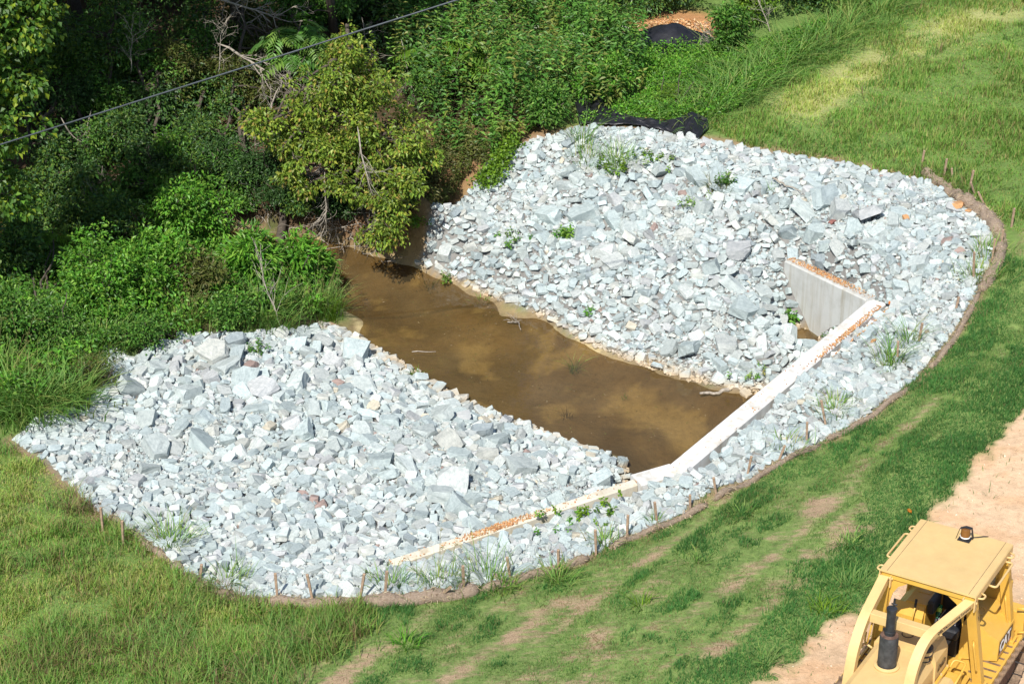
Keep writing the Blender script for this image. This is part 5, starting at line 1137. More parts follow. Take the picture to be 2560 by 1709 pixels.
# beacon
bc = dbox('beacon', -0.80, -0.60, -0.04, 0.18, 2.96, 2.972, 'rubber', 0.002); bc.name = 'beacon'; bc['label'] = 'amber beacon under a black strap on a black plate'
dlathe('beacon_base', [(0.0, 2.972), (0.088, 2.972), (0.088, 3.01), (0.0, 3.01)], -0.7, 0.07, 'black_metal', bc); dlathe('beacon_ring', [(0.0, 3.01), (0.09, 3.01), (0.09, 3.03), (0.0, 3.03)], -0.7, 0.07, 'decal_white', bc)
dlathe('beacon_lens', [(0.083, 3.03), (0.080, 3.17), (0.072, 3.185), (0.0, 3.188)], -0.7, 0.07, 'amber', bc)
dloft('beacon_strap', [[(-0.74+dx, y+0.08, z), (-0.74+dx, y+0.081, z+0.012), (-0.67+dx, y+0.081, z+0.012), (-0.67+dx, y+0.08, z)] for dx, y, z in ((0.07, -0.15, 2.974), (0.04, -0.105, 3.17), (0.0, -0.02, 3.20), (-0.03, 0.085, 3.18), (-0.05, 0.12, 2.974))], 'rubber', 0, bc)
dtube('beacon_cable', [(-0.78, 0.15, 2.975), (-0.86, 0.26, 2.98), (-0.92, 0.34, 2.99), (-0.98, 0.40, 2.97)], 0.008, 'rubber', roof, 6)
# posts with gussets
for sx in (1, -1):
    for s in (-1, 1):
        xt, xb = (0.87, 0.52) if sx > 0 else (-0.84, -1.12); yt, yb = s*0.74, s*0.95; zb = 0.93; w = 0.085; d = 0.075
        rings = []
        for f_ in np.linspace(0, 1, 5):
            xc, yc, z = xb*(1-f_)+xt*f_, yb*(1-f_)+yt*f_, zb*(1-f_)+2.9*f_; rings.append([(xc-d, yc-w, z), (xc+d, yc-w, z), (xc+d, yc+w, z), (xc-d, yc+w, z)])
        p_ = dloft('post', rings, 'yellow', 0.012)
        dprism('gusset', [(yt - s*0.07, 2.80), (yt - s*0.42, 2.80), (yt - s*0.34, 2.74), (yt - s*0.22, 2.66), (yt - s*0.13, 2.50), (yt - s*0.075, 2.25)], xt-0.012+sx*0.03, xt+0.012+sx*0.03, 'x', 'yellow', 0, p_)
        dbox('post_foot', xb-0.12, xb+0.12, yb-0.12, yb+0.12, 0.90, 0.97, 'yellow', 0.01, p_)
        for bz in (1.0, 1.09):
            dlathe('bolt', [(0.0, bz), (0.022, bz), (0.022, bz+0.02), (0.0, bz+0.02)], xb+sx*0.09, yb+s*0.05, 'yellow', p_, 6, False)
    for s in (-1, 1): xh = 0.70 if sx > 0 else -0.98; dtube('post_handle', [(xh+0.075, s*0.85, 1.95), (xh+0.17, s*0.88, 1.93), (xh+0.06, s*0.95, 1.35), (xh-0.03, s*0.92, 1.33)], 0.018, 'yellow', None, 9, 0.06)
t_ = dtext('post_number', '141-1901', 0.065, (0.80, 0.886, 2.50), (-0.18, 0.1, -1), (1, 0, 0), 'decal_black', dozer)
# forward sweeps and cross bar
SW = [(0.95, 0, 2.77), (1.84, 0, 2.42), (2.18, 0, 2.0), (2.33, 0, 1.35), (2.36, 0, 0.75)]
SWY = {-1: [-0.77]*5, 1: [0.75, 0.33, 0.28, 0.28, 0.28]}
for s in (-1, 1):
    sw = sq_sweep('sweep', [(x, SWY[s][i_], z) for i_, (x, _, z) in enumerate(SW)], 0.17, 0.15, 'faded', None, 0.26)
    dbox('sweep_bracket', 0.89, 0.99, s*0.75-0.11, s*0.75-0.088, 2.64, 2.86, 'faded', 0.004, sw); dbox('sweep_bracket', 0.89, 0.99, s*0.75+0.088, s*0.75+0.11, 2.64, 2.86, 'faded', 0.004, sw)
    dtube('hinge_pin', [(0.94, s*0.75-0.13, 2.80), (0.94, s*0.75+0.13, 2.80)], 0.025, 'faded', sw, 8)
    if s > 0:
        d_ = Vector((SW[0][0]-SW[1][0], SWY[1][0]-SWY[1][1], SW[0][2]-SW[1][2])).normalized(); up = Vector((0, 0, 1)) - d_*d_.z; nn = d_.cross(up).normalized()
        nn = nn if nn.y > 0 else -nn; c_ = Vector((SW[0][0], SWY[1][0], SW[0][2])) + nn*0.0995*0.86
        dtext('lettering', 'Contracting Company', 0.062, c_ - d_*0.33, d_, up, 'decal_black', sw); dtext('lettering', 'DELTA', 0.075, c_ - d_*0.72, d_, up, 'decal_black', sw, bold=0.002)
cb_ = dbox('cross_bar', 1.58, 1.74, -0.70, 0.32, 2.36, 2.53, 'faded', 0.01)
dtube('left_handle', [(1.64, -0.66, 2.39), (1.50, -0.78, 1.75), (1.40, -0.86, 1.70), (1.36, -0.86, 1.88)], 0.016, 'yellow', None, 8, 0.06)
# hood, dash tank, engine side panels
hood = dprism('hood', [(-0.72, 1.05), (-0.72, 1.58), (-0.67, 1.70), (-0.57, 1.76), (0.18, 1.76), (0.30, 1.70), (0.37, 1.56), (0.39, 1.05)], 1.32, 2.95, 'x', 'faded', 0.03, None, 3); hood['label'] = 'broad sun bleached engine hood'
dprism('radiator_guard', [(2.95, 0.6), (3.1, 0.62), (3.1, 1.62), (3.04, 1.74), (2.95, 1.76)], -0.74, 0.41, 'y', 'yellow', 0.02)
dash = dprism('rear_hood', [(-0.72, 1.0), (-0.72, 1.70), (-0.64, 1.84), (-0.54, 1.88), (0.20, 1.88), (0.33, 1.82), (0.40, 1.66), (0.42, 1.0)], 0.72, 1.315, 'x', 'faded', 0.03, None, 3)
dprism('dash_panel', [(-0.70, 1.0), (-0.70, 1.46), (-0.62, 1.56), (-0.50, 1.58), (0.10, 1.58), (0.22, 1.50), (0.28, 1.36), (0.30, 1.0)], 0.40, 0.715, 'x', 'yellow', 0.04, None, 3)
dlathe('filler_cap', [(0.0, 1.885), (0.085, 1.885), (0.085, 1.915), (0.075, 1.935), (0.0, 1.94)], 1.07, -0.22, 'faded', dash); dlathe('filler_cap', [(0.0, 1.86), (0.07, 1.86), (0.075, 1.92), (0.06, 1.95), (0.0, 1.955)], 0.90, 0.22, 'faded', dash)
dlathe('cap_recess', [(0.0, 1.8805), (0.105, 1.8805), (0.105, 1.883), (0.0, 1.883)], 1.07, -0.22, 'rust', dash)
dtext('lettering', 'D6D', 0.19, (1.02, 0.4155, 1.46), (-1, 0, 0), (0, 0.08, 1), 'decal_black', dash, bold=0.004)
for xx in (0.8, 1.1, 1.45, 1.75, 2.05, 2.35): dlathe('bolt', [(0.0, 1.30), (0.02, 1.30), (0.02, 1.33), (0.0, 1.33)], xx, 0.45, 'faded', hood, 8)
dbox('side_rail', 0.75, 2.9, 0.425, 0.48, 1.24, 1.30, 'yellow', 0.006, hood); dbox('side_rail', 1.1, 2.9, -0.78, -0.725, 1.24, 1.30, 'yellow', 0.006, hood)
tb = dbox('battery_box', 0.85, 1.25, 0.49, 0.74, 0.92, 1.26, 'yellow', 0.02); dtube('grab_handle', [(0.80, 0.50, 1.30), (0.68, 0.52, 1.40), (0.68, 0.74, 1.40), (0.9, 0.74, 1.34), (1.32, 0.74, 1.28)], 0.022, 'yellow', tb, 9, 0.07)
dprism('air_duct', [(0.49, 0.92), (0.49, 1.34), (0.56, 1.42), (0.68, 1.42), (0.74, 1.34), (0.74, 0.92)], 1.28, 2.4, 'x', 'faded', 0.03)
dtube('hood_handle', [(1.45, -0.70, 1.66), (1.42, -0.86, 1.70), (2.05, -0.86, 1.66), (2.08, -0.70, 1.60)], 0.02, 'faded', hood, 9, 0.08)
# exhaust
mf = dlathe('muffler', [(0.0, 1.80), (0.158, 1.80), (0.16, 1.83), (0.16, 2.34), (0.152, 2.38), (0.09, 2.40), (0.0, 2.40)], 1.98, -0.24, 'muffler'); mf['label'] = 'dark cylindrical muffler with rusty shoulder'
dlathe('muffler_ring', [(0.165, 1.765), (0.215, 1.765), (0.22, 1.79), (0.17, 1.81)], 1.98, -0.24, 'faded', mf); dlathe('rust_collar', [(0.148, 2.385), (0.150, 2.392), (0.09, 2.408), (0.085, 2.40)], 1.98, -0.24, 'rust', mf)
dlathe('exhaust_pipe', [(0.085, 2.40), (0.09, 2.47), (0.078, 2.50), (0.078, 2.86), (0.086, 2.865), (0.086, 2.90), (0.0, 2.905)], 1.98, -0.24, 'black_metal', mf)
dlathe('clamp', [(0.09, 2.44), (0.096, 2.445), (0.096, 2.475), (0.09, 2.48)], 1.98, -0.24, 'black_metal', mf); dbox('clamp_bolt', 1.94, 1.98, -0.365, -0.325, 2.44, 2.48, 'black_metal', 0.004, mf)
dlathe('rain_cap', [(0.0, 2.906), (0.09, 2.906), (0.088, 2.92), (0.0, 2.925)], 1.98, -0.24, 'black_metal', mf); dbox('counterweight', 1.88, 1.92, -0.25, -0.22, 2.91, 3.06, 'black_metal', 0.004, mf); dtube('cap_pivot', [(1.91, -0.28, 2.96), (1.91, -0.18, 2.96)], 0.014, 'black_metal', mf, 6)
pc = dlathe('precleaner', [(0.0, 1.70), (0.095, 1.70), (0.095, 1.86), (0.145, 1.87), (0.145, 1.90), (0.140, 1.905), (0.140, 1.97), (0.152, 1.975), (0.15, 2.02), (0.11, 2.06), (0.0, 2.075)], 1.46, 0.22, 'black_metal'); pc['label'] = 'black domed air precleaner on the hood'
dlathe('precleaner_band', [(0.1415, 1.907), (0.1415, 1.968)], 1.46, 0.22, 'faded', pc); dlathe('precleaner_neck', [(0.0965, 1.71), (0.0965, 1.855)], 1.46, 0.22, 'faded', pc); dlathe('hood_opening', [(0.0, 1.7615), (0.125, 1.7615), (0.125, 1.764), (0.0, 1.764)], 1.46, 0.22, 'rubber', hood)
# operator station
dbox('platform', -1.15, 0.40, -0.45, 0.45, 0.88, 0.98, 'yellow', 0.01)
lc = dprism('left_console', [(-0.94, 0.95), (-0.94, 1.45), (-0.66, 1.80), (-0.30, 1.80), (-0.30, 0.95)], -1.05, -0.08, 'x', 'yellow', 0.03, None, 3)
dprism('console_front', [(-0.078, 0.95), (0.02, 0.95), (0.02, 1.55), (-0.078, 1.76)], -0.90, -0.32, 'y', 'yellow', 0.01, lc); dbox('hatch', -0.80, -0.45, -0.60, -0.36, 1.802, 1.812, 'yellow', 0.003, lc)
rc = dloft('right_console', [[(-0.04, 0.38, 0.95), (-0.30, 1.0, 0.95), (-1.15, 1.0, 0.95), (-1.15, 0.38, 0.95)], [(-0.04, 0.38, 1.36), (-0.30, 1.0, 1.36), (-1.15, 1.0, 1.36), (-1.15, 0.38, 1.36)], [(-0.06, 0.38, 1.65), (-0.16, 0.64, 1.65), (-1.15, 0.64, 1.65), (-1.15, 0.38, 1.65)]], 'yellow', 0.015); rc['label'] = 'sloping side console carrying the black name plate'
dbox('hatch', -0.82, -0.50, 0.42, 0.60, 1.652, 1.660, 'yellow', 0.003, rc); dtube('hatch_handle', [(-0.7, 0.48, 1.66), (-0.7, 0.48, 1.69), (-0.7, 0.56, 1.69), (-0.7, 0.56, 1.66)], 0.008, 'yellow', rc, 6, 0.015)
dtube('door_handle', [(-0.12, 0.60, 1.26), (-0.05, 0.62, 1.28), (-0.03, 0.70, 1.32)], 0.016, 'rubber', rc, 7)
pl = dbox('name_plate', -1.06, -0.36, 1.002, 1.008, 1.04, 1.31, 'decal_black', 0, rc)
for a_, b_ in ((-0.48, -0.37), (-1.05, -0.86)): dbox('plate_stripe', a_, b_, 1.0085, 1.0105, 1.045, 1.065, 'decal_pink', 0, pl)
dtext('lettering', 'CAT', 0.30, (-0.66, 1.0095, 1.175), (-1, 0, 0), (0, 0, 1), 'decal_white', pl, bold=0.008)
dprism('logo_triangle', [(-0.56, 1.045), (-0.75, 1.045), (-0.65, 1.14)], 1.0105, 1.013, 'y', 'decal_yellow', 0, pl)
rt_ = dbox('rear_tank', -1.62, -1.18, -0.62, 0.78, 0.95, 1.88, 'yellow', 0.05, None, 3); dlathe('filler_neck', [(0.0, 1.88), (0.075, 1.88), (0.075, 2.02), (0.085, 2.03), (0.08, 2.10), (0.045, 2.13), (0.0, 2.13)], -1.32, 0.60, 'yellow', rt_)
for yy in (-0.4, 0.1, 0.5): dbox('tank_strap', -1.625, -1.175, yy-0.012, yy+0.012, 1.86, 1.89, 'yellow', 0.003, rt_)
seat = dbox('seat', -0.48, 0.10, -0.12, 0.36, 1.36, 1.56, 'vinyl', 0.06, None, 4); seat['label'] = 'black vinyl operator seat'
dbox('backrest', -0.66, -0.52, -0.16, 0.38, 1.53, 2.10, 'vinyl', 0.05, seat, 4); dbox('armrest', -0.46, -0.04, -0.28, -0.15, 1.66, 1.92, 'vinyl', 0.05, seat, 4)
dbox('pedestal', -0.52, 0.02, -0.10, 0.34, 0.98, 1.34, 'rubber', 0.02, seat)
cz_ = dbox('cushion', -0.42, -0.06, -0.06, 0.31, 1.562, 1.63, 'stripe', 0.03, seat, 3); cz_['label'] = 'dark cushion with wavy white stripes'
for (x_, y_, z_, h_) in ((0.14, -0.46, 1.55, 0.30), (0.16, -0.06, 1.40, 0.20), (0.14, 0.08, 1.40, 0.18)):
    lv = dtube('control_lever', [(x_, y_, z_-0.3), (x_+0.03, y_, z_), (x_-0.03, y_+0.02, z_+h_)], 0.014, 'yellow', None, 7, 0.08); dtube('lever_grip', [(x_-0.025, y_+0.018, z_+h_-0.02), (x_-0.045, y_+0.024, z_+h_+0.13)], 0.024, 'rubber', lv, 8)
dbox('pedal_cover', 0.14, 0.40, -0.26, 0.10, 0.98, 1.36, 'yellow', 0.015)
# fenders, floor plates, steps
for s in (-1, 1):
    fd = dbox('fender', -1.25, 1.10, min(s*0.45, s*1.10), max(s*0.45, s*1.10), 0.875, 0.915, 'yellow', 0.006); dbox('fender_lip', -1.25, 1.10, min(s*1.10, s*1.14), max(s*1.10, s*1.14), 0.80, 0.955, 'yellow', 0.006, fd)
    for q in range(2): dbox('tread_strip', 0.30+q*0.16, 0.315+q*0.16, min(s*0.78, s*1.0), max(s*0.78, s*1.0), 0.916, 0.920, 'rust', 0.001, fd)
dbox('step', 0.48, 0.78, 0.56, 0.78, 0.98, 1.02, 'yellow', 0.006); dbox('toolbox', -1.55, -1.27, 0.80, 1.14, 0.86, 1.45, 'yellow', 0.02); dtube('grab_handle', [(-1.22, 1.06, 1.05), (-1.26, 1.20, 1.08), (-1.2, 1.18, 1.6), (-1.15, 1.02, 1.58)], 0.02, 'yellow', None, 9, 0.06)
dbox('main_frame', -1.5, 2.9, -0.45, 0.45, 0.35, 0.9, 'yellow', 0.02)
# tracks: linked shoes round an oval, each with its grouser bar
sh = bmesh.new(); bmesh.ops.create_cube(sh, size=1.0)
for v in sh.verts: v.co = Vector((v.co.x*0.192, v.co.y*0.56, v.co.z*0.035))
g_ = bmesh.ops.create_cube(sh, size=1.0)['verts']
for v in g_: v.co = Vector((v.co.x*0.026 - 0.075, v.co.y*0.56, v.co.z*0.07 + 0.045))
shoe_me = bpy.data.meshes.new('track_shoe'); sh.to_mesh(shoe_me); sh.free(); shoe_me.materials.append(M['track'])
XF, XR, RT, ZC = 1.95, -1.05, 0.39, 0.47
Ls = XF - XR; per = 2*Ls + 2*math.pi*RT; ns = 38
for s in (-1, 1):
    trk = dprism('track', [(XR-0.25, 0.28), (XR-0.1, 0.2), (XF+0.1, 0.2), (XF+0.25, 0.3), (XF+0.1, 0.66), (XR-0.1, 0.66)], s*0.94-0.14, s*0.94+0.14, 'y', 'rust', 0.02)
    for xx, rr_ in ((XF, 0.33), (XR, 0.35)): dtube('wheel', [(xx, s*0.94-0.11, ZC), (xx, s*0.94+0.11, ZC)], rr_, 'rust', trk, 20)
    for k in range(ns):
        q = (k/ns)*per
        if q < Ls: x, z, a = XR + q, ZC+RT, 0.0
        elif q < Ls + math.pi*RT: ang = (q-Ls)/RT; x, z, a = XF + RT*math.sin(ang), ZC + RT*math.cos(ang), ang
        elif q < 2*Ls + math.pi*RT: x, z, a = XF - (q-Ls-math.pi*RT), ZC-RT, math.pi
        else: ang = (q-2*Ls-math.pi*RT)/RT; x, z, a = XR - RT*math.sin(ang), ZC - RT*math.cos(ang), math.pi+ang
        o = bpy.data.objects.new('track_shoe', shoe_me); COL.objects.link(o); o.parent = trk; o.location = (x, s*0.94, z); o.rotation_euler = (0, a, 0)
# blade and push arms (just below the view)
bl = dloft('blade', [[(3.25 + 0.16*((z-0.55)/0.55)**2, y, z), (3.18 + 0.16*((z-0.55)/0.55)**2, y, z), (3.18 + 0.16*((z-0.55)/0.55)**2, y, z+0.001), (3.25 + 0.16*((z-0.55)/0.55)**2, y, z+0.001)] for y, z in ((-1.6, 0.05), (-1.6, 0.051))], 'yellow') if False else None
bp_ = [(3.30, 0.03), (3.20, 0.35), (3.18, 0.65), (3.24, 0.95), (3.34, 1.12)]
dprism('blade', bp_ + [(x-0.06, z) for x, z in bp_[::-1]], -1.6, 1.6, 'y', 'yellow', 0)
for s in (-1, 1): dbox('push_arm', 0.2, 3.14, s*1.34-0.08, s*1.34+0.08, 0.30, 0.50, 'yellow', 0.02)
# things lying in the cab
def to_world(p): return DZ_M @ Vector(p)
def bottle(label, p, direction, sc=1.0):
    w_ = to_world(p); root = empty('bottle', w_, 0, label, 'bottle', 'green bottles in the cab')
    d = (Matrix.Rotation(DZ_ROT, 3, 'Z') @ Vector(direction)).normalized(); root.rotation_mode = 'QUATERNION'; root.rotation_quaternion = d.to_track_quat('Z', 'Y')
    dlathe('bottle_body', [(0.0, 0), (0.04*sc, 0), (0.045*sc, 0.02), (0.045*sc, 0.19*sc), (0.03*sc, 0.24*sc), (0.015*sc, 0.28*sc), (0.014*sc, 0.31*sc), (0.0, 0.31*sc)], 0, 0, 'bottle', root, 14)
    dlathe('label_band', [(0.046*sc, 0.07*sc), (0.046*sc, 0.15*sc)], 0, 0, 'bottle_label', root, 14); dlathe('cap', [(0.017*sc, 0.295*sc), (0.017*sc, 0.325*sc), (0.0, 0.325*sc)], 0, 0, 'bottle', root, 10)
bottle('green bottle with a lime label lying neck down beside the seat', (-0.34, -0.13, 1.72), (0.75, 0.12, -0.40)); bottle('green bottle standing against the seat back', (-0.60, -0.24, 1.80), (0.15, 0.0, 1.0))
# ------------------------------------------------------------------ small things of the site
# overhead cable crossing the upper left
ca_ = Acc(); P = [atY(x, 332 - (x)*0.3164 , 40.0) for x in np.linspace(-2600, 3600, 60)]
add_tube(ca_, np.array(P), 0.02, 8)
M['cable'] = simple('weathered_cable', (0.045, 0.055, 0.065), 0.45, 0.3, 0.2, 3)
o = ca_.build('overhead_cable', M['cable'], None, True); tag(o, 'dark overhead cable slanting across the upper left of the wood', 'cable')
# straw wattles round the rocks
def straw_mat():
    m, t, n, l, b = nt('weathered_straw'); v = objcoord(n, l); mp = n.new('ShaderNodeMapping'); mp.inputs['Scale'].default_value = (8, 8, 22); l.new(v, mp.inputs[0])
    f = noise(n, l, 3.0, 7, 0.75, mp.outputs[0], 0.8)
    l.new(ramp(n, l, f, [(0.25, (0.12, 0.085, 0.06)), (0.5, (0.30, 0.225, 0.165)), (0.75, (0.48, 0.40, 0.31))]), b.inputs['Base Color']); b.inputs['Roughness'].default_value = 0.95
    bump(n, l, f, 0.9, 0.05, b); return m
M['straw'] = straw_mat(); M['chips'] = leaf_mat('wood_chip', 0.05, 0.8, 0.1)
WT = [([(2118, 398), (2165, 430), (2212, 466)], 'top straw wattle on the right, half lost in grass', 0.14), ([(2210, 462), (2262, 500), (2290, 540)], 'fat straw wattle in the bend of the right rock edge', 0.19), ([(2292, 543), (2290, 600), (2248, 668)], 'straw wattle below the bend of the right rock edge', 0.15),
      ([(2245, 674), (2190, 778), (2135, 846)], 'straw wattle right of the tall wing wall', 0.075), ([(2090, 886), (1990, 962), (1900, 1010)], 'straw wattle below the tufts beside the headwall strip', 0.07), ([(1880, 1020), (1750, 1090), (1640, 1148)], 'straw wattle opposite the middle of the headwall', 0.07),
      ([(1620, 1160), (1500, 1216), (1400, 1260)], 'straw wattle opposite the headwall corner', 0.075), ([(1350, 1284), (1200, 1328), (1100, 1357)], 'straw wattle below the creeping weeds', 0.09), ([(1095, 1360), (950, 1378), (830, 1383)], 'plump straw wattle at the bottom of the near rocks', 0.15),
      ([(820, 1384), (700, 1388), (565, 1382)], 'straw wattle at the lowest point of the rock edge', 0.12), ([(555, 1380), (470, 1352), (400, 1302)], 'lumpy straw wattle at the lower left of the near rocks', 0.13), ([(390, 1292), (320, 1238), (255, 1192)], 'grass hidden straw wattle at the left of the near rocks', 0.09)]
for i, (pts, lab, rad) in enumerate(WT):
    r_ = np.random.default_rng(500+i); q = np.array([G(*p) for p in pts]); t = np.linspace(0, 1, 26)
    P = (1-t)[:, None]**2*q[0] + 2*(t*(1-t))[:, None]*(2*q[1]-0.5*(q[0]+q[2])) + t[:, None]**2*q[2]; P[:, 2] = H(P[:, 0], P[:, 1]) + rad*0.30 + 0.04*np.sin(t*17 + i)
    R = rad*(0.9 + 0.16*fbm(t*9, t*0+i, 3)+0.10*np.sin(t*23+i)); R[0] *= 0.6; R[-1] *= 0.6
    V, F, T = tube(P, R, 14); V = V + (fbm(V[:, 0]*7+V[:, 2]*5, V[:, 1]*7, 40+i)[:, None]-0.5)*0.09*rad/0.15
    b = P[13]; ac = Acc(); ac.add(V - b, F); ac.F[3].append(T)
    root = empty('straw_wattle', b); ac.build('roll', M['straw'], root, True)
    ls = Acc(); ks = r_.integers(0, len(V)-2, 520); pv = V[ks] - b; pv = pv[pv[:, 2] > H(V[ks][:, 0], V[ks][:, 1]) - b[2] - 0.03]; dr = r_.normal(0, 1, (len(pv), 3))*[1, 1, 0.5]
    leaves(ls, pv - unit(dr)*0.04, dr, 0.16, 0.012, palette([(0.45, 0.36, 0.26), (0.30, 0.22, 0.15), (0.56, 0.47, 0.35)], len(pv), r_), r_, 0.05); o = ls.build('loose_straw', M['chips'], root); o['kind'] = 'stuff'
    tag(root, lab, 'wattle', 'straw wattles round the rocks')
# wooden stakes (base position in photo pixels, height, lean)
ST = [(258, 1327, .42, 0), (308, 1361, .45, .08), (498, 1453, .30, .15), (694, 1498, .44, -.02), (785, 1506, .48, -.14), (897, 1502, .50, .16), (960, 1502, .52, .10), (1075, 1494, .36, .75), (1160, 1477, .46, -.03), (1278, 1449, .40, -.12), (1397, 1423, .36, .0), (1491, 1386, .46, -.04), (1567, 1345, .40, 0), (1644, 1309, .40, -.12),
      (1726, 1276, .26, -.05), (1794, 1241, .34, -.18), (1866, 1192, .40, .12), (1944, 1149, .26, .25), (2017, 1108, .40, -.05), (2067, 1064, .50, -.22), (2244, 905, .40, -.06), (2295, 860, .42, .05), (2388, 776, .24, .1), (2434, 702, .62, -.1), (2480, 652, .46, 0), (2503, 618, .36, 0), (2528, 568, .38, .03), (2470, 518, .36, -.5), (2445, 495, .36, -.4), (2421, 479, .46, .08), (2383, 457, .30, -.15), (2359, 448, .44, .02), (2303, 415, .32, .06)]
near_what = ['half hidden in weeds left of the near rocks, leftmost of all', 'left of the near rocks, second from the left', 'short, in the grass at the lower left rock corner', 'at the lowest rock edge, left of the middle', 'leaning, just right of the lowest rock edge', 'leaning right on the plump straw wattle', 'slim, on the plump straw wattle right of the leaning one',
             'fallen far over on the plump straw wattle', 'upright at the right end of the plump straw wattle', 'in tall grass right of the plump straw wattle', 'short, below the left wing wall middle', 'below the creeping weeds', 'dark, right of the creeping weeds', 'beside a spiky grass tuft near the creeping weeds', 'short stub below the headwall corner', 'tilted, just right of the headwall corner',
             'pale, on the strip below the headwall', 'dark short and tilted, below the headwall middle', 'pale, left of the leaning one beside the headwall', 'tallest pale leaning one beside the headwall', 'left of the tall green tuft at the right strip', 'right of the tall green tuft at the right strip', 'stub at the right rock edge', 'tall, at the right rock edge below the grass fringe', 'thin, beside the sandy clod on the right edge', 'behind the grass fringe on the right edge',
             'standing alone in the straw at the far right', 'thin and tilted behind the fat wattle', 'thick and tilted behind the fat wattle', 'tall pale one at the fat wattle', 'thin leaning one left of the tall pale one', 'dark one at the top wattle', 'in grass at the top right, farthest of all']
sb = bmesh.new(); bmesh.ops.create_cube(sb, size=1.0)
for v in sb.verts: v.co = Vector((v.co.x*0.055*(1 if v.co.z > 0 else 0.8), v.co.y*0.045, v.co.z + 0.5))
bmesh.ops.bevel(sb, geom=sb.edges[:], offset=0.004, segments=1, affect='EDGES'); stake_me = bpy.data.meshes.new('wooden_stake'); sb.to_mesh(stake_me); sb.free(); stake_me.materials.append(M['wood'])
for i, (x, y, h, ln) in enumerate(ST):
    p = G(x/K, y/K); o = bpy.data.objects.new('wooden_stake', stake_me); COL.objects.link(o); o.location = Vector(p) - Vector((0, 0, 0.12)); o.scale = (1, 1, h*1.25 + 0.2)
    o.rotation_euler = (random.uniform(-.06, .06), ln, random.uniform(-.5, .5)); tag(o, 'wooden stake ' + near_what[i], 'stake', 'wooden stakes along the rock edge')
# orange gravel washed onto the walls
def pebbles(name, label, pts, size, cols, seed, mat='stone_att', cat='gravel', flat=1.0):
    r = np.random.default_rng(seed); n = len(pts); R = rot_mats(n, r, 0.6); s = size*r.uniform(0.5, 1.3, (n, 1))*np.array([1, 1, flat]); C = palette(cols, n, r); ac = Acc()
    kk = r.integers(0, 8, n)
    for k in range(8):
        V, Fc = ROCKS_TINY[k]; ix = np.nonzero(kk == k)[0]
        if len(ix) == 0: continue
        W = np.einsum('nij,nvj->nvi', R[ix], V[None]*s[ix][:, None, :]) + pts[ix][:, None, :]; m = len(V)
        ac.add(W.reshape(-1, 3), (Fc[None] + (np.arange(len(ix))*m)[:, None, None]).reshape(-1, 3), np.repeat(C[ix], m, 0))
    return tag(ac.build(name, M[mat]), label, cat, None, 'stuff')
OR = [(0.50, 0.24, 0.09), (0.58, 0.33, 0.15), (0.42, 0.18, 0.07), (0.60, 0.42, 0.25)]
r_ = np.random.default_rng(77)
def wall_top_pts(p0, p1, n, off0, off1, t0, t1, cnt, dz):
    t = np.clip(r_.normal((t0+t1)/2, (t1-t0)/3.2, cnt), 0.0, 1.0); o_ = r_.uniform(off0, off1, cnt)
    P = p0*(1-t)[:, None] + p1*t[:, None] + n*o_[:, None]; P[:, 2] += dz + r_.uniform(0, 0.02, cnt); return P
pebbles('orange_gravel', 'orange gravel spilled on the low left wing wall', np.vstack([wall_top_pts(lwj, LW1, lw_n, -0.11, 0.11, 0.45, 0.70, 520, 0.006), wall_top_pts(lwj, LW1, lw_n, -0.11, 0.11, 0.0, 1.0, 110, 0.005)]), 0.017, OR, 601)
pebbles('orange_gravel', 'orange gravel along the top of the tall wing wall', wall_top_pts(RW0, RW1, rw_n, 0.09, 0.34, 0.15, 1.0, 800, 0.0), 0.016, OR, 602)
hp = wall_top_pts(HW0, HW1, hw_out, HW_T*0.7, HW_T+0.3, 0.70, 0.98, 1500, 0.006); hp[:, 2] = np.where(((hp - HW0) @ hw_out) > HW_T, H(hp[:, 0], hp[:, 1]) + 0.09, hp[:, 2])
hp2 = wall_top_pts(HW0, HW1, hw_out, 0.05, HW_T, 0.0, 0.9, 36, 0.004)
pebbles('orange_gravel', 'orange gravel patches beside the headwall', np.vstack([hp, hp2]), 0.017, OR, 603)
# clods of orange soil among the rocks
def rockish(name, label, p, s, col, cat, k=3, group=None):
    o = bpy.data.objects.new(name, ROCK_ME[k]); COL.objects.link(o); o.location = Vector(p); o.scale = s; o.rotation_euler = (random.uniform(-.3, .3), random.uniform(-.3, .3), random.uniform(0, 6)); o.color = (*col, 1); return tag(o, label, cat, group)
for i, (x, y, s, lab) in enumerate([(2190, 478, .24, 'crumbly orange soil clod at the right bend of the rocks'), (2222, 490, .12, 'small orange soil clod next to the fat wattle'), (2078, 508, .12, 'flat orange brown lump among the right rocks'), (1910, 515, .16, 'dark red stone on the right part of the far rocks'), (2003, 790, .10, 'small orange clod on the strip beside the headwall')]):
    p = G(x, y); p[2] += 0.10; rockish('soil_clod' if i != 3 else 'red_stone', lab, p, (s, s*0.8, s*0.55), (0.55, 0.30, 0.14) if i != 3 else (0.28, 0.12, 0.10), 'clod' if i != 3 else 'stone', 4+i)
p = G(2086, 1175); rockish('orange_scrap', 'bright orange scrap lying on the turf above the bulldozer', p + [0, 0, 0.05], (0.10, 0.08, 0.03), (0.75, 0.22, 0.02), 'scrap', 2)
p = G(2041, 705); rockish('orange_tag', 'tiny orange tag among the right rocks', p + [0, 0, 0.12], (0.05, 0.03, 0.09), (0.80, 0.22, 0.02), 'tag', 2)
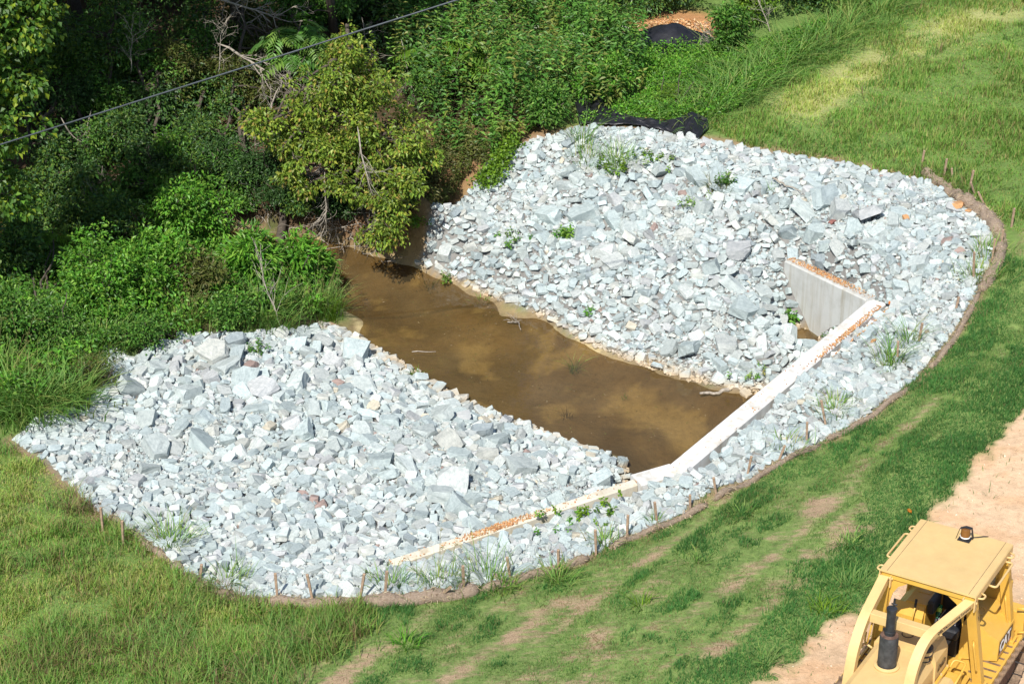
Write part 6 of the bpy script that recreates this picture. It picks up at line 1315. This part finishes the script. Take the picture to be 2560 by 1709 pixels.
# black fabric sheets
def fabric(name, label, top, bot, seed, rise, cat='fabric'):
    r = np.random.default_rng(seed); n, m = 120, 20; T = np.array([G(*p) for p in top]); B = np.array([G(*p) for p in bot])
    def res(Q, k):
        d = np.concatenate([[0], np.cumsum(np.linalg.norm(np.diff(Q, axis=0), axis=1))]); s = np.linspace(0, d[-1], k); return np.stack([np.interp(s, d, Q[:, j]) for j in range(3)], 1)
    T, B = res(T, n), res(B, n); V = []
    for i in range(n):
        for j in range(m):
            f = j/(m-1); p = T[i]*(1-f) + B[i]*f; z = H1(p[0], p[1]); u_ = i/(n-1)
            p = np.array([p[0], p[1], z + 0.10 + rise(u_)*(1-f)**1.3 + 0.10*math.sin(u_*43 + 3*f)*(1-f)*(f+0.2) + 0.10*(fbm(np.array([u_*26]), np.array([f*5.0]), seed)[0]-0.4)]); V.append(p)
    F = np.array([(i*m+j, (i+1)*m+j, (i+1)*m+j+1, i*m+j+1) for i in range(n-1) for j in range(m-1)])
    V = np.array(V); b = V.mean(0); o = link(name, np_mesh(name, V - b, [F], None, True), M['black_fabric']); o.location = Vector(b)
    md = o.modifiers.new('thickness', 'SOLIDIFY'); md.thickness = 0.006; return tag(o, label, cat)
fabric('silt_fabric', 'collapsed black silt fabric along the crest of the far rocks', [(1318, 250), (1360, 250), (1400, 268), (1450, 282), (1500, 288), (1545, 294), (1585, 284), (1622, 288)], [(1328, 292), (1375, 293), (1430, 292), (1480, 298), (1540, 311), (1580, 320), (1600, 326), (1625, 300)], 701, lambda u: 0.03 + 0.08*sstep(0.0, 0.06, u) + 0.28*math.exp(-((u-0.14)/0.12)**2) + 0.14*math.exp(-((u-0.88)/0.1)**2))
# tarp over the mulch heap
tp = np.array(planG([(1440, 100), (1465, 84), (1530, 66), (1580, 76), (1632, 92), (1640, 112), (1590, 134), (1500, 136), (1440, 126)])); c_ = tp.mean(0); V = [np.array([c_[0], c_[1], 0])]; F = []; nr, na = 8, 48
ang = np.arctan2(tp[:, 1]-c_[1], tp[:, 0]-c_[0]); rd = np.hypot(tp[:, 0]-c_[0], tp[:, 1]-c_[1]); od = np.argsort(ang); aa = np.linspace(-math.pi, math.pi, na, endpoint=False); rr = np.interp(aa, ang[od], rd[od], period=2*math.pi)
for k in range(1, nr+1):
    for j in range(na): V.append(np.array([c_[0] + rr[j]*k/nr*math.cos(aa[j]), c_[1] + rr[j]*k/nr*math.sin(aa[j]), 0]))
V = np.array(V); V[:, 2] = H(V[:, 0], V[:, 1]) + 0.12 + 0.08*(fbm(V[:, 0]*2, V[:, 1]*2, 3)-0.3)
T3 = np.array([(0, 1+j, 1+(j+1) % na) for j in range(na)]); Q4 = np.array([(1+k*na+j, 1+(k+1)*na+j, 1+(k+1)*na+(j+1) % na, 1+k*na+(j+1) % na) for k in range(nr-1) for j in range(na)])
b = V.mean(0); o = link('tarp', np_mesh('tarp', V - b, [T3, Q4], None, True), M['black_fabric']); o.location = Vector(b); o.modifiers.new('thickness', 'SOLIDIFY').thickness = 0.006; tag(o, 'black tarp spread over the wood chip heap at the top', 'tarp')
CH = [(0.50, 0.27, 0.12), (0.60, 0.38, 0.20), (0.40, 0.19, 0.08), (0.66, 0.48, 0.32)]
q = poly_samples(planG([(1425, 75), (1470, 62), (1560, 48), (1630, 55), (1640, 100), (1560, 92), (1460, 100), (1430, 105)]), 4200, r_); q = q[~in_poly(q[:, 0], q[:, 1], tp)]; pts = np.stack([q[:, 0], q[:, 1], H(q[:, 0], q[:, 1]) + r_.uniform(0, 0.05, len(q))], 1)
ac = Acc(); leaves(ac, pts, r_.normal(0, 1, (len(q), 3))*[1, 1, 0.35], 0.11, 0.05, palette(CH, len(q), r_), r_, 0.1); tag(ac.build('wood_chips', M['chips']), 'orange wood chips showing round the black tarp', 'wood chips', None, 'stuff')
q = poly_samples(planG([(1395, 262), (1450, 268), (1510, 278), (1560, 276), (1560, 292), (1500, 292), (1440, 284)]), 1500, r_); pts = np.stack([q[:, 0], q[:, 1], H(q[:, 0], q[:, 1]) + r_.uniform(0, 0.04, len(q))], 1)
ac = Acc(); leaves(ac, pts, r_.normal(0, 1, (len(q), 3))*[1, 1, 0.35], 0.10, 0.045, palette(CH, len(q), r_), r_, 0.1); tag(ac.build('wood_chips', M['chips']), 'orange wood chips behind the collapsed fabric', 'wood chips', None, 'stuff')
# sticks and driftwood
def stick(label, pts, rad, name='stick', dz=0.12, mat='deadwood', twigs=0, cat='stick', water=False):
    Q = np.array([A3(x, y, 0.03) if water else G(x, y) for x, y in pts]); Q[:, 2] += 0 if water else dz; b = Q[0].copy(); ac = Acc(); r = np.random.default_rng(int(pts[0][0]))
    P = []
    for i in range(len(Q)-1):
        for t in np.linspace(0, 1, 5)[:-1]: P.append(Q[i]*(1-t) + Q[i+1]*t + r.normal(0, rad*0.5, 3))
    P.append(Q[-1]); add_tube(ac, np.array(P) - b, np.linspace(rad, rad*0.45, len(P)), 7)
    for k in range(twigs): branch_rec(ac, P[r.integers(1, len(P)-1)] - b, unit(r.normal(0, 1, 3)*[1, 1, 0.3] + [0, 0, 0.3]), 0.35, rad*0.5, 1, r)
    o = ac.build(name, M[mat], None, True); o.location = Vector(b); return tag(o, label, cat)
stick('brown branch lying on the rocks at the top right', [(1772, 425), (1800, 442), (1835, 455)], 0.03, dz=0.22)
stick('rotting log half sunk at the far water edge', [(1682, 892), (1650, 898), (1605, 902)], 0.065, 'log', cat='log', water=True)
stick('crooked twig standing out of the middle of the water', [(1165, 738), (1190, 740), (1195, 756)], 0.018, twigs=3, water=True)
stick('dark sunken stick near the left water edge', [(945, 806), (1000, 806)], 0.016, water=True)
stick('thin twig floating near the top of the pool', [(880, 600), (930, 598)], 0.012, twigs=4, water=True)
stick('dry twig clump at the water corner of the near rocks', [(745, 742), (790, 715)], 0.018, twigs=5, dz=0.1)
p0_ = G(752, 742); bd = bmesh.new(); bmesh.ops.create_cube(bd, size=1.0)
for v in bd.verts: v.co = Vector((v.co.x*0.36, v.co.y*0.10, v.co.z*0.03))
me = bpy.data.meshes.new('board'); bd.to_mesh(me); bd.free(); o = link('board', me, M['wood']); o.location = Vector(A3(768, 746, 0.1)); o.rotation_euler = (0.1, 0.2, -0.35); tag(o, 'short tan board beside the near rocks at the water', 'board')
# weeds and grasses growing in the rocks
RW_ = 'weeds growing in the rocks'; GT = 'grass tufts growing in the rocks'
for i, (x, y, h, n, pal, lab, rd) in enumerate([(1335, 335, 1.25, 60, 'reed', 'tall grass tuft on the crest of the far rocks', .3), (1345, 372, .7, 90, 'grass', 'feathery tuft just below the crest tuft', .5), (1415, 385, .85, 120, 'reed', 'broad grass tuft right of the crest tuft', .45), (1640, 438, .5, 90, 'olive', 'scruffy tuft in the upper middle of the far rocks', .4),
        (1315, 853, .55, 34, 'reed', 'green reed tuft standing in the pool', .12), (958, 866, .4, 34, 'vine', 'small grass tuft at the left water edge', .15), (985, 662, .25, 50, 'olive', 'low tuft on the sand bar at the top of the pool', .25), (1105, 690, .2, 40, 'grass', 'low grass wisps on the sand bar', .3), (1300, 958, .4, 18, 'dry', 'dry reddish stalks in the pool', .12), (1437, 916, .15, 14, 'grass', 'tiny sprig in the lower pool', .1),
        (2045, 838, 1.0, 90, 'reed', 'tall green tuft on the right strip', .3), (2085, 790, .9, 60, 'reed', 'wispy grass above the tall green tuft', .3), (2245, 640, .6, 150, 'grass', 'grass fringe at the right rock edge', .45), (2262, 580, .6, 110, 'grass', 'grass fringe below the fat wattle', .4), (1915, 945, .55, 110, 'grass', 'grass tuft below the headwall right half', .45), (1805, 1030, .5, 80, 'grass', 'grass tuft below the headwall middle', .4),
        (1385, 1250, .5, 80, 'grass', 'leafy grass tuft by the dark stake', .3), (1270, 1325, .5, 80, 'grass', 'grass tuft right of the plump wattle', .35), (1120, 1338, .95, 80, 'reed', 'tall wispy grass right of the plump wattle', .5), (1010, 1345, .7, 90, 'reed', 'seedy grass behind the plump wattle', .5), (890, 1352, .6, 90, 'reed', 'grass behind the leaning stake', .45), (520, 1340, .6, 110, 'reed', 'grass tuft in the lower left rock corner', .4), (390, 1250, .8, 120, 'grass', 'tall weeds at the left rock corner', .5), (1770, 440, .35, 20, 'reed', 'thin sprig by the branch on the rocks', .12),
        (1505, 1205, .45, 34, 'reed', 'spiky grass tuft below the headwall corner', .15), (2140, 400, .5, 120, 'grass', 'yellow green grass at the upper right rock edge', .5)]):
    grass_tuft(lab, x, y, rd, h, n, pal, 800+i, 0.018, (0.3, 1.1), GT, seed_heads=6 if 'seedy' in lab else 0)
for i, (x, y, h, n, pal, lab, rd, L) in enumerate([(1808, 752, .5, 9, 'bright', 'bright leafy weed beside the tall wing wall', .25, .16), (1300, 552, .35, 9, 'bright', 'small leafy weed in the middle of the far rocks', .25, .12), (1180, 562, .3, 8, 'bush', 'dark leafy weed left in the far rocks', .4, .11), (1355, 728, .3, 5, 'bright', 'small sprig low on the far rocks', .15, .08), (1020, 652, .3, 5, 'vine', 'pale sprig at the far water edge', .15, .08),
        (1920, 792, .3, 12, 'bush', 'low green weed on the headwall gravel', .45, .08), (1350, 1190, .3, 14, 'vine', 'creeping weed on the strip below the left wing', .7, .09), (1265, 1215, .25, 10, 'bright', 'sparse creeping weed left of the other creeper', .8, .08), (1400, 395, .35, 16, 'vine', 'leafy ground vine below the broad grass tuft', .6, .10), (1490, 370, .3, 12, 'vine', 'thin vine right of the broad grass tuft', .7, .09), (1665, 430, .4, 9, 'bush', 'dark sprig beside the scruffy tuft', .25, .10),
        (1550, 1085, .2, 4, 'olive', 'tiny weed beside the headwall corner', .1, .07), (965, 568, .35, 14, 'vine', 'bright weeds at the left foot of the far rocks', .4, .10), (590, 810, .3, 8, 'bush', 'small dark vine in the back of the near rocks', .4, .09), (1715, 865, .25, 8, 'grass', 'thin weeds at the far water corner', .5, .07), (1600, 470, .25, 8, 'vine', 'sparse sprigs above the big slabs', .6, .08)]):
    weed_plant(lab, x, y, rd, h, n, pal, 900+i, 6, L, 0.5, group=RW_, zoff=0.06)
# trailing vine on the upper left of the far rocks
vn = Acc(); vs_ = Acc(); r_ = np.random.default_rng(66); vb = G(1150, 390)
for k in range(4):
    pts = np.array([G(1185 - k*9 + r_.normal(0, 4), 335 + r_.normal(0, 5)), G(1165 - k*6, 375), G(1150 - k*10, 405), G(1130 - k*12, 435)]); t = np.linspace(0, 3, 40); P = np.stack([np.interp(t, [0, 1, 2, 3], pts[:, j]) for j in range(3)], 1); P[:, 2] += 0.2 + r_.normal(0, 0.03, 40); P[:, :2] += r_.normal(0, 0.05, (40, 2))
    add_tube(vs_, P - vb, 0.006, 3, (0.1, 0.12, 0.04), False); Q = np.repeat(P, 12, 0) + r_.normal(0, 0.12, (480, 3)); leaves(vn, Q - vb, r_.normal(0, 1, (480, 3)) + [0, 0, 0.4], 0.09, 0.08, palette(PAL['vine'], 480, r_), r_)
root = empty('trailing_vine', vb, 0, 'bright trailing vine on the upper left of the far rocks', 'vine', RW_); vs_.build('stem', M['leaf'], root); vn.build('foliage', M['leaf'], root)
# coarse weeds on the sown slope and by the path
SWG = 'coarse weeds on the sown slope'
for i, (x, y, h, n, pal, lab, rd) in enumerate([(1950, 1345, .35, 150, 'turf', 'dark sprawling weed cluster at the path edge above the bulldozer', .55), (1895, 1405, .4, 60, 'vine', 'light green spiky weed at the path edge left of the bulldozer', .3), (1840, 1460, .3, 50, 'turf', 'ragged weed at the path edge lower down', .35), (1760, 1520, .3, 70, 'turf', 'weed tuft at the lowest bit of the path edge', .35), (1950, 1250, .35, 50, 'reed', 'spiky tuft high on the turf left of the bulldozer', .25), (2110, 1210, .3, 24, 'reed', 'thin weed on the bare dirt above the roof', .2),
        (1600, 1290, .3, 50, 'reed', 'grass tuft on the slope below the headwall corner', .3), (1470, 1390, .35, 30, 'vine', 'yellow green weed in the middle of the slope', .2), (1280, 1335, .35, 90, 'reed', 'leafy tuft just below the rock edge', .35), (930, 1480, .4, 60, 'bright', 'leafy weed low on the slope left', .25), (770, 1400, .35, 50, 'vine', 'broad leaved weed below the lowest rock edge', .3), (1150, 1350, .35, 120, 'grass', 'long grass lying over the plump wattle end', .45), (2040, 850, .3, 60, 'grass', 'grass below the tall green tuft', .3), (1700, 1180, .3, 60, 'reed', 'spiky tuft below the short stub stake', .3)]):
    grass_tuft(lab, x, y, rd, h, n, pal, 1000+i, 0.02, (0.4, 1.3), SWG)

r_ = np.random.default_rng(909); q = poly_samples(P_PATH, 9000, r_); pr = project(np.stack([q[:, 0], q[:, 1], np.full(len(q), PZ)], 1)); q = q[(pr[:, 0] > 1500) & (pr[:, 0] < 2700) & (pr[:, 1] < 1800) & (pr[:, 1] > 700) & (path_band(q[:, 0], q[:, 1]) < -0.1)]
pebbles('path_gravel', 'small clods and pebbles scattered over the dirt path', np.stack([q[:, 0], q[:, 1], H(q[:, 0], q[:, 1]) + 0.004], 1), 0.02, [(0.58, 0.42, 0.28), (0.52, 0.34, 0.2), (0.66, 0.55, 0.42)], 910)

r_ = np.random.default_rng(911); q = poly_samples(_wl + [hwA] + _wr[::-1], 900, r_); q = q[H(q[:, 0], q[:, 1]) < -0.03]; q = q[r_.random(len(q)) < 0.15 + 0.85*sstep(0.5, 0.65, fbm(q[:, 0]*1.1, q[:, 1]*1.1, 92))]
ac = Acc(); dr = r_.normal(0, 1, (len(q), 3))*[1, 1, 0.02]; leaves(ac, np.stack([q[:, 0], q[:, 1], np.full(len(q), 0.006)], 1), dr, r_.uniform(0.02, 0.09, len(q)), 0.02, palette([(0.05, 0.04, 0.025), (0.10, 0.075, 0.04), (0.30, 0.24, 0.15), (0.10, 0.12, 0.04)], len(q), r_), r_, 0.05, 0.1)
tag(ac.build('floating_debris', M['chips']), 'bits of leaf and twig floating on the brown water', 'debris', None, 'stuff')
